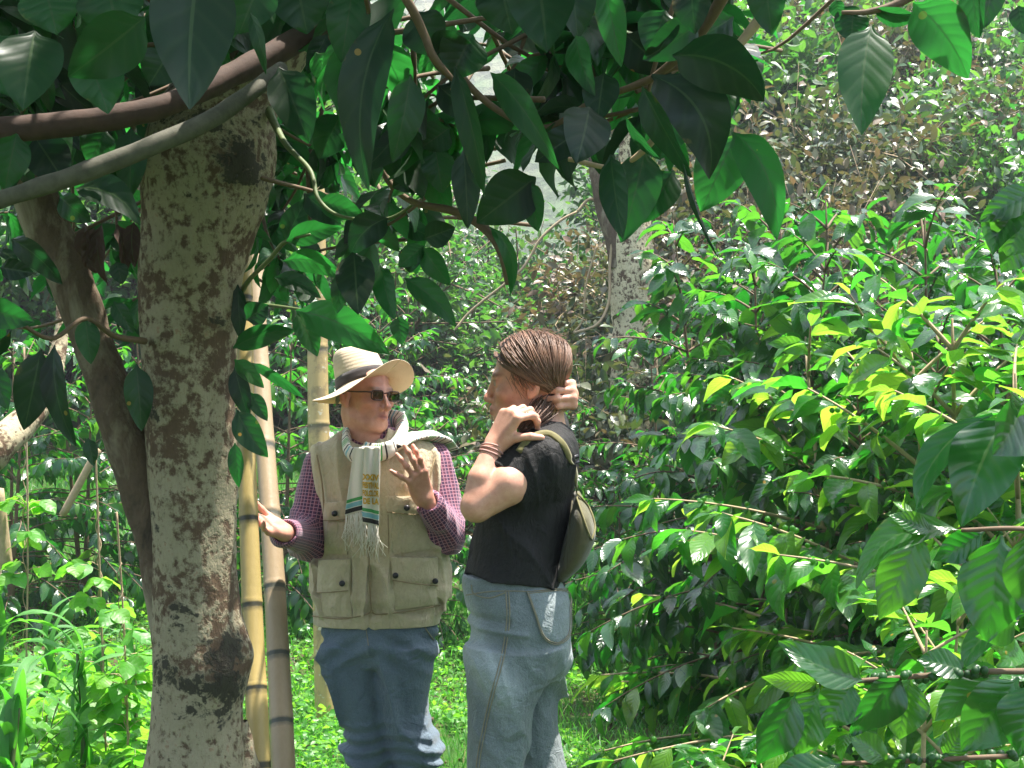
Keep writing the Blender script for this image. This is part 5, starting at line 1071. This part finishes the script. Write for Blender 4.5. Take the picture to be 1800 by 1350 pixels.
NK = [(1745, 728, 1610, 905, 2.0, 66, .6, 35, 0, .12), (1770, 730, 1690, 925, 1.95, 125, .5, -8, -.05, .05, .25, .1), (1800, 700, 1745, 800, 1.9, 120, .5, -45, -.05), (1840, 690, 1775, 760, 1.9, 110, .6, -50), (1690, 932, 1505, 1035, 2.0, 70, .9, 25, 0, .18, .25, .75), (1620, 930, 1545, 1090, 2.05, 88, .4, -10, 0, 0, .2, .6), (1760, 940, 1735, 1130, 2.0, 125, .3, 5, 0, 0, .15, .2), (1810, 930, 1830, 1100, 1.95, 110, .3, 0), (1740, 745, 1640, 800, 2.05, 55, .5, -30, 0, -.1, .3, .7),
 (1800, 355, 1745, 450, 1.95, 75, .5, 25, 0, .1, .3, .3), (1810, 365, 1770, 450, 1.95, 110, .4, 0, 0, 0, .2, .5), (1830, 330, 1720, 390, 1.95, 60, .5, 10), (1800, 400, 1760, 480, 2.0, 70, .4, -30),
 (1520, 1196, 1368, 1128, 2.1, 78, .7, 25, 0, -.1, .35, .55), (1440, 1200, 1338, 1190, 2.1, 40, .4, -20, 0, 0, .2, 1.), (1590, 1188, 1495, 1290, 2.1, 88, .5, -35, 0, .06, .3, .1), (1600, 1190, 1580, 1300, 2.12, 90, .4, 10, 0, 0, .2, .7), (1500, 1200, 1450, 1280, 2.1, 80, .3, 0, 0, 0, .2, .4), (1440, 1210, 1400, 1330, 2.15, 90, .4, 10, 0, 0, .2, .45), (1400, 1215, 1330, 1345, 2.1, 80, .5, -20), (1700, 1182, 1610, 1160, 2.1, 60, .6, 30), (1790, 1190, 1690, 1320, 2.05, 110, .4, -15, 0, 0, .2, .3), (1760, 1185, 1640, 1270, 2.15, 70, .5, 25), (1830, 1200, 1790, 1330, 2.0, 110, .3, 10), (1790, 1090, 1715, 1120, 2.05, 60, .6, -35), (1800, 1080, 1690, 1180, 2.1, 60, .5, 30, 0, .1), (1600, 1338, 1500, 1390, 2.1, 70, .5, -30), (1480, 1342, 1340, 1390, 2.1, 70, .5, 20), (1700, 1335, 1620, 1380, 2.1, 60, .5, -20), (1560, 1340, 1490, 1290, 2.1, 55, .5, 20, 0, 0, .3, .8), (1660, 1335, 1700, 1270, 2.12, 50, .4, 10, 0, 0, .3, .7), (1640, 935, 1560, 905, 2.0, 40, .5, 20, 0, 0, .3, .8), (1730, 935, 1640, 985, 2.02, 60, .5, -15)]
for k_ in NK: key(*k_, g=ng, kind=0, wave=.06) if len(k_) <= 12 else None
for _ in range(60):
    px, py = [(1690, 1182), (1590, 1190), (1620, 1335), (1750, 1330)][rc.integers(4)]; nbq.balls(P(px + rc.uniform(-60, 60), py + rc.uniform(-5, 6), 2.1 + rc.uniform(-.01, .02)), .007)
link('stems', nt_.mesh('stems'), M['twig'], parent=nb); link('foliage', join_geo('foliage', ng, nbq), [M['leaf_coffee'], M['berry']], parent=nb)
for c in nb.children: c.matrix_parent_inverse = Matrix.Translation(-Vector(nb.location))
# behind the two people and on the left
for i, (px, D, s_, lb, gp) in enumerate((
 (640, 9.6, .95, 'coffee shrub directly behind the man’s straw hat', None), (760, 9.0, .74, 'coffee shrub seen between the man and the woman', None), (500, 9.3, .95, 'coffee shrub behind the three bamboo poles', None), (985, 9.8, .70, 'low coffee shrub behind the woman’s head', None), (870, 10.5, .66, 'coffee shrub behind the woman’s face, beneath the lime-green tree', None),
 (150, 9.5, .95, 'coffee shrub glimpsed between the leaning stem and the trunk', None), (20, 9.0, .9, 'coffee shrub above the tan log', None), (1085, 8.6, .62, 'small coffee shrub right of the woman’s raised hand', None), (-120, 9.5, 1., 'dark coffee shrub in the row behind the vegetable patch', 'coffee row behind the left patch'), (270, 10.2, 1., 'dark coffee shrub in the row behind the vegetable patch', 'coffee row behind the left patch'), (400, 10.4, 1., 'dark coffee shrub in the row behind the vegetable patch', 'coffee row behind the left patch'), (560, 11., 1.05, 'coffee shrub of the second row behind the man', 'second coffee row'), (690, 11.6, .95, 'coffee shrub of the second row behind the man', 'second coffee row'), (800, 12.0, .66, 'coffee shrub of the second row behind the man', 'second coffee row'))):
    cs(BG[i % 2], px, D, s_, lb, gp)
# ------------------------------------------------------------------ scrub on the hillside, lighter trees further back
def scrub(seed, h, R, nt, nlf, L0, tr=.009, flat=.8):
    r = np.random.default_rng(seed); st, fo = Geo(), Geo(); B, D, N = [], [], []
    for i in range(nt):
        a = r.uniform(0, 6.28); e = r.uniform(.15, 1.45); Lb = R * r.uniform(.6, 1.1); d = np.array([math.cos(a) * math.cos(e), math.sin(a) * math.cos(e), math.sin(e) * h / R * flat]); b0 = np.array([0, 0, h * .12 * r.uniform()])
        br = spline([b0, b0 + d * Lb * .5 + r.normal(size=3) * .10 * R, b0 + d * Lb + np.array([0, 0, -.18 * R]) + r.normal(size=3) * .16 * R], 9); st.tube(br, np.linspace(tr * 1.6, tr * .25, 9), 4, rnd=r.uniform())
        for s_ in range(5):
            q = br[r.integers(3, 8)]; tip = q + r.normal(size=3) * .22 * R + d * .15 * R; st.tube(np.array([q, (q + tip) / 2 + r.normal(size=3) * .03 * R, tip]), np.array([tr * .4, tr * .3, tr * .15]), 4, rnd=r.uniform())
            k = nlf // 4; f = r.uniform(.2, 1, k)[:, None]; B.append(q * (1 - f) + tip * f + r.normal(size=(k, 3)) * .075 * R)
        k = nlf // 4; f = r.uniform(3, 8, k); i0 = f.astype(int); B.append(br[i0] * (1 - f + i0)[:, None] + br[np.minimum(i0 + 1, 8)] * (f - i0)[:, None] + r.normal(size=(k, 3)) * .05 * R)
    B = np.concatenate(B); n = len(B); D = unit(unit(B - (0, 0, h * .3)) + r.normal(size=(n, 3)) * .8 + (0, 0, -.25)); N = unit(np.array([0, 0, 1.]) + r.normal(size=(n, 3)) * .6)
    L = L0 * r.uniform(.6, 1.3, n); clump = .5 + .5 * snoise(B, 3.2, 4); leaves(fo, B, D, N, L, L * r.uniform(.35, .55, n), r.uniform(0, 1., n), .25, .05, 3, 2, 0, np.clip(clump + r.normal(size=n) * .18, 0, 1), 0, r)
    return st.mesh('stems'), fo.mesh('foliage')
SC = [scrub(201, 2.0, 1.5, 34, 120, .11), scrub(202, 2.4, 1.4, 36, 120, .10), scrub(203, 1.8, 1.6, 34, 120, .12)]
SG = [scrub(205, 2.6, 1.5, 36, 110, .14), scrub(206, 2.1, 1.7, 36, 110, .15)]
sm = ('tan_twig', 'leaf_dry', 'berry'); protos = []
k_ = 0; gpro = []; GL = 'green leafy bush among the brownish scrub on the steep hillside'
for D in (11.5, 13.2, 15.2, 17.6, 20.4, 23.6, 27.5, 32):
    for px in np.arange(1180, 2000, 2500 * 1.6 / D):
        p_ = px + rc.uniform(-.6, .6) * 2500 / D; x = (p_ - 900) / FPX * D; y = D + rc.uniform(-.5, .5)
        lb = 'brownish sunlit scrub on the steep hillside above the coffee thicket'
        if rc.uniform() < .28:
            if len(gpro) < 2: gpro.append(plant('scrub_bush', SG[len(gpro)], GL, 'scrub', (x, y, float(ground_z(x, y)) - .1), rc.uniform(0, 6.28), rc.uniform(.8, 1.1), 'green bushes on the right hillside', ('stem_dark', 'leaf_far', 'berry')))
            else: dup(gpro[rc.integers(2)], (x, y, float(ground_z(x, y)) - .1), rc.uniform(0, 6.28), rc.uniform(.7, 1.25), GL, 'green bushes on the right hillside')
            continue
        if k_ < 3: protos.append(plant('scrub_bush', SC[k_], lb, 'scrub', (x, y, float(ground_z(x, y)) - .1), rc.uniform(0, 6.28), rc.uniform(.8, 1.1), 'scrub on the right hillside', sm))
        else: dup(protos[rc.integers(3)], (x, y, float(ground_z(x, y)) - .1), rc.uniform(0, 6.28), rc.uniform(.8, 1.15), lb, 'scrub on the right hillside')
        k_ += 1
LT = [scrub(211, 5.0, 2.6, 80, 150, .17, .04, .9), scrub(212, 4.5, 2.4, 80, 150, .17, .04, .9)]
lm = ('twig', 'leaf_light', 'berry'); gm = ('twig', 'leaf_far', 'berry')
def big(parts, px, D, s_, label, mats, dz=-.3, group=None, cat='tree'): x = (px - 900) / FPX * D; return plant('background_tree', parts, label, cat, (x, D, float(ground_z(x, D)) + dz), rc.uniform(0, 6.28), s_, group, mats)
big(LT[0], 885, 20, .74, 'lime-green leafy tree in the gap above the woman’s head', lm); big(LT[1], 965, 16, .40, 'small pale tree right of the lime-green one', lm, -.2)
a = big(LT[1], 700, 17, .66, 'green tree behind the coffee rows, above the man', gm)
big(LT[1], 790, 24, .62, 'lime-green tree far back between the man’s hat and the woman', lm)
LBL = 'leafy green tree on the slope behind the foreground canopy'
for px, D, s_ in ((560, 16, .8), (400, 17, .9), (230, 16, .85), (60, 15.5, .85), (-90, 16, .9), (480, 24, 1.2), (250, 25, 1.3), (0, 24, 1.3), (700, 27, 1.2), (600, 33, 1.6), (800, 34, .9)): big(LT[rc.integers(2)], px, D, s_, LBL, gm, -.3, 'trees on the left slope')
for px, D, s_ in ((1150, 17, .5), (1230, 21, .75), (1120, 25, .55), (1200, 30, 1.1)): big(LT[rc.integers(2)], px, D, s_, 'bushy green tree behind the pale background trunk', gm, -.3, 'trees behind the pale trunk')
# the pale trunk behind the woman's head, right
pt = thing('background_tree', 'pale lichen-covered tree behind the coffee shrubs, right of the woman', 'tree', at(1118, 11))
a, _ = trunk('trunk', [(1000, 1062, 1172), (800, 1070, 1165), (640, 1076, 1158), (560, 1076, 1152), (480, 1070, 1148), (420, 1072, 1144), (380, 1078, 1142), (300, 1088, 1140), (180, 1098, 1142), (0, 1110, 1150), (-200, 1120, 1155)], M['bark_pale'], None, 11., 26, rough=.016); kid(a, pt)
a, _ = trunk('forked_limb', [(470, 1070, 1102), (420, 1062, 1092), (380, 1050, 1078), (330, 1040, 1066), (260, 1030, 1052), (100, 1000, 1018), (-60, 960, 975)], M['bark2'], None, 10.95, 14, rough=.01); kid(a, pt)
g = Geo()
for pts, r_ in (([(1078, 400, 10.9), (1072, 470, 10.9), (1070, 530, 10.85), (1050, 570, 10.8), (1010, 585, 10.8)], .018), ([(1050, 430, 11.), (1030, 500, 11.), (1025, 560, 11.), (1008, 585, 11)], .012), ([(1015, 372, 11), (985, 388, 11), (950, 420, 11), (930, 455, 11), (905, 485, 11), (830, 545, 11.2), (800, 580, 11.2)], .018), ([(1075, 380, 11), (1040, 350, 11), (1015, 372, 11)], .02)): g.tube(spline([P(*p) for p in pts], 24), r_ * .6, 7)
kid(link('liana', g.mesh('liana'), M['tan_twig']), pt)
f_ = Geo(); rr = np.random.default_rng(77)
for _ in range(70):
    c = P(rr.uniform(980, 1330), rr.uniform(-60, 180), rr.uniform(10, 13)); n = 9
    leaves(f_, c + rr.normal(size=(n, 3)) * .12, unit(rr.normal(size=(n, 3)) + (0, 0, -.3)), np.array([0, 0, 1.]) + rr.normal(size=(n, 3)) * .5, .13, .05, .5, .2, .05, 4, 2, 0, None, 0, rr)
kid(link('foliage', f_.mesh('foliage'), M['leaf_far']), pt)

# ------------------------------------------------------------------ vegetable patch on the left
def maize(seed, h):
    r = np.random.default_rng(seed); st, fo = Geo(), Geo(); st.tube(spline([(0, 0, -.05), (.02, 0, h * .5), (.0, .02, h)], 12), np.linspace(.013, .006, 12), 8); n = 9
    for i in range(n):
        a = i * math.pi + r.normal() * .35; z = h * (.12 + .84 * i / n); L = r.uniform(.42, .68) * (1 if i < n - 2 else .7); d = np.array([math.cos(a) * .55, math.sin(a) * .55, .9]); nn = np.array([-math.cos(a), -math.sin(a), .6])
        leaves(fo, [(0, 0, z)], [d], [unit(-nn * -1)], L, .055, -r.uniform(2.0, 3.2), .3, .10, 14, 4, r.uniform(-.05, .05), None, 2, r)
    return st.mesh('stalk'), fo.mesh('blades')
MZ = [maize(1, .62), maize(2, .5), maize(3, .7)]
mzl = ['maize plant with long arching blades, beside the thin strings', 'maize plant at the bottom left corner', 'maize plant close to the trunk', 'maize plant in the middle of the patch', 'short maize plant behind the others', 'maize plant at the left picture edge']
for i, (px, D, s_) in enumerate(((140, 5.4, 1.1), (25, 4.9, 1.15), (235, 6.0, .9), (90, 6.4, 1.0), (180, 7.0, .85), (-5, 6.4, 1.0))):
    t = thing('maize_plant', mzl[i], 'maize', at(px, D), None, rc.uniform(0, 6.28), s_); link('stalk', MZ[i % 3][0], M['green_twig'], parent=t); link('blades', MZ[i % 3][1], M['maize'], parent=t)
def vine(label, px0, py0, px1, py1, D, nlv, seed, col='tan_twig'):
    r = np.random.default_rng(seed); b = np.array(P(px0, py0, D)); t_ = np.array(P(px1, py1, D)); root = thing('bean_vine', label, 'climbing plant', tuple(b)); st, fo = Geo(), Geo(); q = spline([b, b * .5 + t_ * .5 + r.normal(size=3) * .012, t_], 30); st.tube(q, .0042, 6)
    tt = np.linspace(0, 6.28 * 7, 160); f = np.linspace(0, .8, 160)[:, None]; st.tube(b * (1 - f) + t_ * f + np.stack([np.cos(tt), np.sin(tt), 0 * tt], -1) * .009, .0022, 5)
    for i in range(nlv):
        f_ = r.uniform(.0, .62); c = b * (1 - f_) + t_ * f_; a = r.uniform(0, 6.28); pe = c + np.array([math.cos(a), math.sin(a), .3]) * r.uniform(.04, .10); st.tube(np.array([c, (c + pe) / 2 + (0, 0, .01), pe]), .0016, 4)
        for k in (-1, 0, 1): da = a + k * 1.25; leaves(fo, [pe], [np.array([math.cos(da), math.sin(da), -.35])], [np.array([0, 0, 1.]) + r.normal(size=3) * .4], r.uniform(.075, .11), .075, .5, .15, .05, 8, 4, 0, None, 1, r)
    for o in (link('string', st.mesh('string'), M[col]), link('foliage', fo.mesh('foliage'), M['vine'])): kid(o, root)
vine('bean vine climbing the string nearest the trunk', 226, 1345, 205, 900, 5.3, 22, 1); vine('bean vine on the longest string, reaching up beside the leaning stem', 186, 1320, 168, 795, 5.6, 20, 2); vine('bean vine on the thin string at the far left', 45, 1230, 42, 610, 6.4, 12, 3)
for i, (px, D, hpx) in enumerate(((70, 5.8, 0), (150, 6.2, 0), (245, 5.0, 0), (15, 5.6, 0))):
    r = np.random.default_rng(300 + i); t = thing('bean_bush', ['leafy bean bush at the left edge of the patch', 'leafy bean bush behind the arching maize blades', 'leafy bean bush against the trunk base', 'leafy bean bush in the bottom left corner'][(3, 1, 2, 0)[i] if False else (0, 1, 2, 3)[i]], 'bean plant', at(px, D)); st, fo = Geo(), Geo()
    for k in range(26):
        a = r.uniform(0, 6.28); e = np.array([math.cos(a) * r.uniform(.02, .28), math.sin(a) * r.uniform(.02, .28), r.uniform(.1, .5)]); st.tube(spline([(0, 0, 0), e * (.5, .5, .7), e], 6), .0022, 4)
        for kk in (-1, 0, 1): da = a + kk * 1.25; leaves(fo, [e], [np.array([math.cos(da), math.sin(da), -.3])], [np.array([0, 0, 1.]) + r.normal(size=3) * .4], r.uniform(.07, .11), .075, .5, .15, .05, 7, 4, 0, None, 1, r)
    link('stems', st.mesh('stems'), M['green_twig'], parent=t); link('foliage', fo.mesh('foliage'), M['vine'], parent=t)
for i, (a_, b_, D, r_, lb) in enumerate((((110, 905), (172, 790), 8.0, .022, 'short leaning stake beyond the vegetable patch'), ((-5, 860), (12, 1000), 6.5, .03, 'tan broken stake at the left picture edge'))):
    t = thing('wooden_stake', lb, 'stake', tuple(P(*a_, D))); g = Geo(); g.tube(spline([P(*a_, D), P((a_[0] + b_[0]) / 2, (a_[1] + b_[1]) / 2, D), P(*b_, D)], 10), r_, 9); kid(link('shaft', g.mesh('shaft'), M['tan_twig']), t)
# ------------------------------------------------------------------ grass and low weeds
rgs = np.random.default_rng(55)
def scatter(n, D0, D1, px0, px1, pw=1.):
    D = D0 + (D1 - D0) * rgs.uniform(0, 1, n) ** pw; px = rgs.uniform(px0, px1, n); x = (px - 900) / FPX * D; return np.stack([x, D, ground_z(x, D)], 1)
gr = Geo(); b = np.concatenate([scatter(34000, 4.6, 13.5, -60, 1420, 1.1), scatter(9000, 3.2, 12, -900, -60), scatter(5000, 3., 4.6, -60, 1900)]); n = len(b); tall = sst(7.8, 10.5, b[:, 1]) * (.6 + .4 * snoise(b, 1.3, 3)); d = unit(rgs.normal(size=(n, 3)) * (.42, .42, .1) + (0, 0, 1.))
L = rgs.uniform(.05, .14, n) * (1 + 2.6 * tall); leaves(gr, b, d, rgs.normal(size=(n, 3)) + (0, 0, .1), L, rgs.uniform(.004, .010, n) * (1 + .3 * tall), rgs.uniform(.2, 1.3, n), .2, 0., 3, 1, 0, rgs.uniform(0, 1, n), 2, rgs)
link('grass', gr.mesh('grass'), M['grass'], kind='stuff', label='grass covering the clearing behind the people', cat='grass')
we = Geo(); b = np.concatenate([scatter(30000, 4.4, 9.6, -60, 1400, .9), scatter(9000, 2.6, 9.6, -1000, -60), scatter(7000, 2.2, 4.6, -60, 1900)]); keep = snoise(b, 2.6, 4) > -.42; b = b[keep]; n = len(b); b[:, 2] += rgs.uniform(.01, .10, n) * (.4 + .6 * (snoise(b, 3., 3) > 0)); d = unit(rgs.normal(size=(n, 3)) * (1, 1, .35)); L = rgs.uniform(.02, .055, n)
leaves(we, b, d, np.array([0, 0, 1.]) + rgs.normal(size=(n, 3)) * .45, L, L * rgs.uniform(.4, .8, n), .5, .2, .05, 3, 2, 0, None, 1, rgs)
b2 = scatter(2600, 4.6, 7.6, -60, 300); n = len(b2); b2[:, 2] += rgs.uniform(.03, .28, n); L = rgs.uniform(.04, .09, n); leaves(we, b2, unit(rgs.normal(size=(n, 3)) * (1, 1, .4)), np.array([0, 0, 1.]) + rgs.normal(size=(n, 3)) * .5, L, L * .6, .5, .2, .05, 4, 2, 0, None, 1, rgs)
link('ground_weeds', we.mesh('ground_weeds'), M['weed'], kind='stuff', label='small-leaved weeds carpeting the sunlit ground', cat='weeds')
li = Geo(); b = scatter(900, 5., 9., -40, 1100); b[:, 2] += .012; n = len(b); leaves(li, b, unit(rgs.normal(size=(n, 3)) * (1, 1, .15)), np.array([0, 0, 1.]) + rgs.normal(size=(n, 3)) * .25, rgs.uniform(.03, .09, n), .025, .6, .3, .1, 4, 2, 0, None, 0, rgs)
link('leaf_litter', li.mesh('leaf_litter'), M['withered'], kind='stuff', label='dry brown leaf litter between the weeds', cat='leaf litter')
# ------------------------------------------------------------------ light
el = math.asin(SUN[2]); az = math.atan2(SUN[0], SUN[1])
w = bpy.data.worlds.new('World'); sc.world = w; w.use_nodes = True; nt = w.node_tree; bg = nt.nodes['Background']
sky = nt.nodes.new('ShaderNodeTexSky'); sky.sky_type = 'NISHITA'; sky.sun_disc = False; sky.sun_elevation = el; sky.sun_rotation = az; sky.air_density = 1.2; sky.dust_density = 2.0
nt.links.new(sky.outputs[0], bg.inputs[0]); bg.inputs[1].default_value = .085
sl = bpy.data.lights.new('sun', 'SUN'); sl.energy = 5.0; sl.angle = rad(.55); sl.color = (1., .955, .87)
so_ = bpy.data.objects.new('sun', sl); C.objects.link(so_); so_.rotation_euler = Vector(-SUN).to_track_quat('-Z', 'Y').to_euler()
sc.view_settings.view_transform = 'Standard'; sc.view_settings.look = 'None'; sc.view_settings.gamma = 1; sc.view_settings.exposure = 2.4
air = NT('air'); pv = air.n('VolumePrincipled', {'Color': (.86, .92, 1.), 'Density': .0023, 'Anisotropy': .3}); air.t.links.new(pv.outputs[0], air.out.inputs[1])
hz = bpy.data.meshes.new('haze'); x0, x1, y0, y1, z0, z1 = -400., 400., -90., 480., -8., 230.
hz.from_pydata([(x, y, z) for x in (x0, x1) for y in (y0, y1) for z in (z0, z1)], [], [(0, 1, 3, 2), (4, 6, 7, 5), (0, 4, 5, 1), (2, 3, 7, 6), (0, 2, 6, 4), (1, 5, 7, 3)])
link('haze', hz, air.m, kind='stuff', label='thin sunlit haze between the trees and the far hill', cat='haze')
sc.cycles.volume_bounces = 0; sc.cycles.max_bounces = 7; sc.cycles.diffuse_bounces = 3; sc.cycles.glossy_bounces = 2; sc.cycles.transmission_bounces = 5; sc.cycles.transparent_max_bounces = 4
sc.cycles.use_denoising = True; sc.cycles.sample_clamp_indirect = 6; sc.cycles.caustics_reflective = False; sc.cycles.caustics_refractive = False
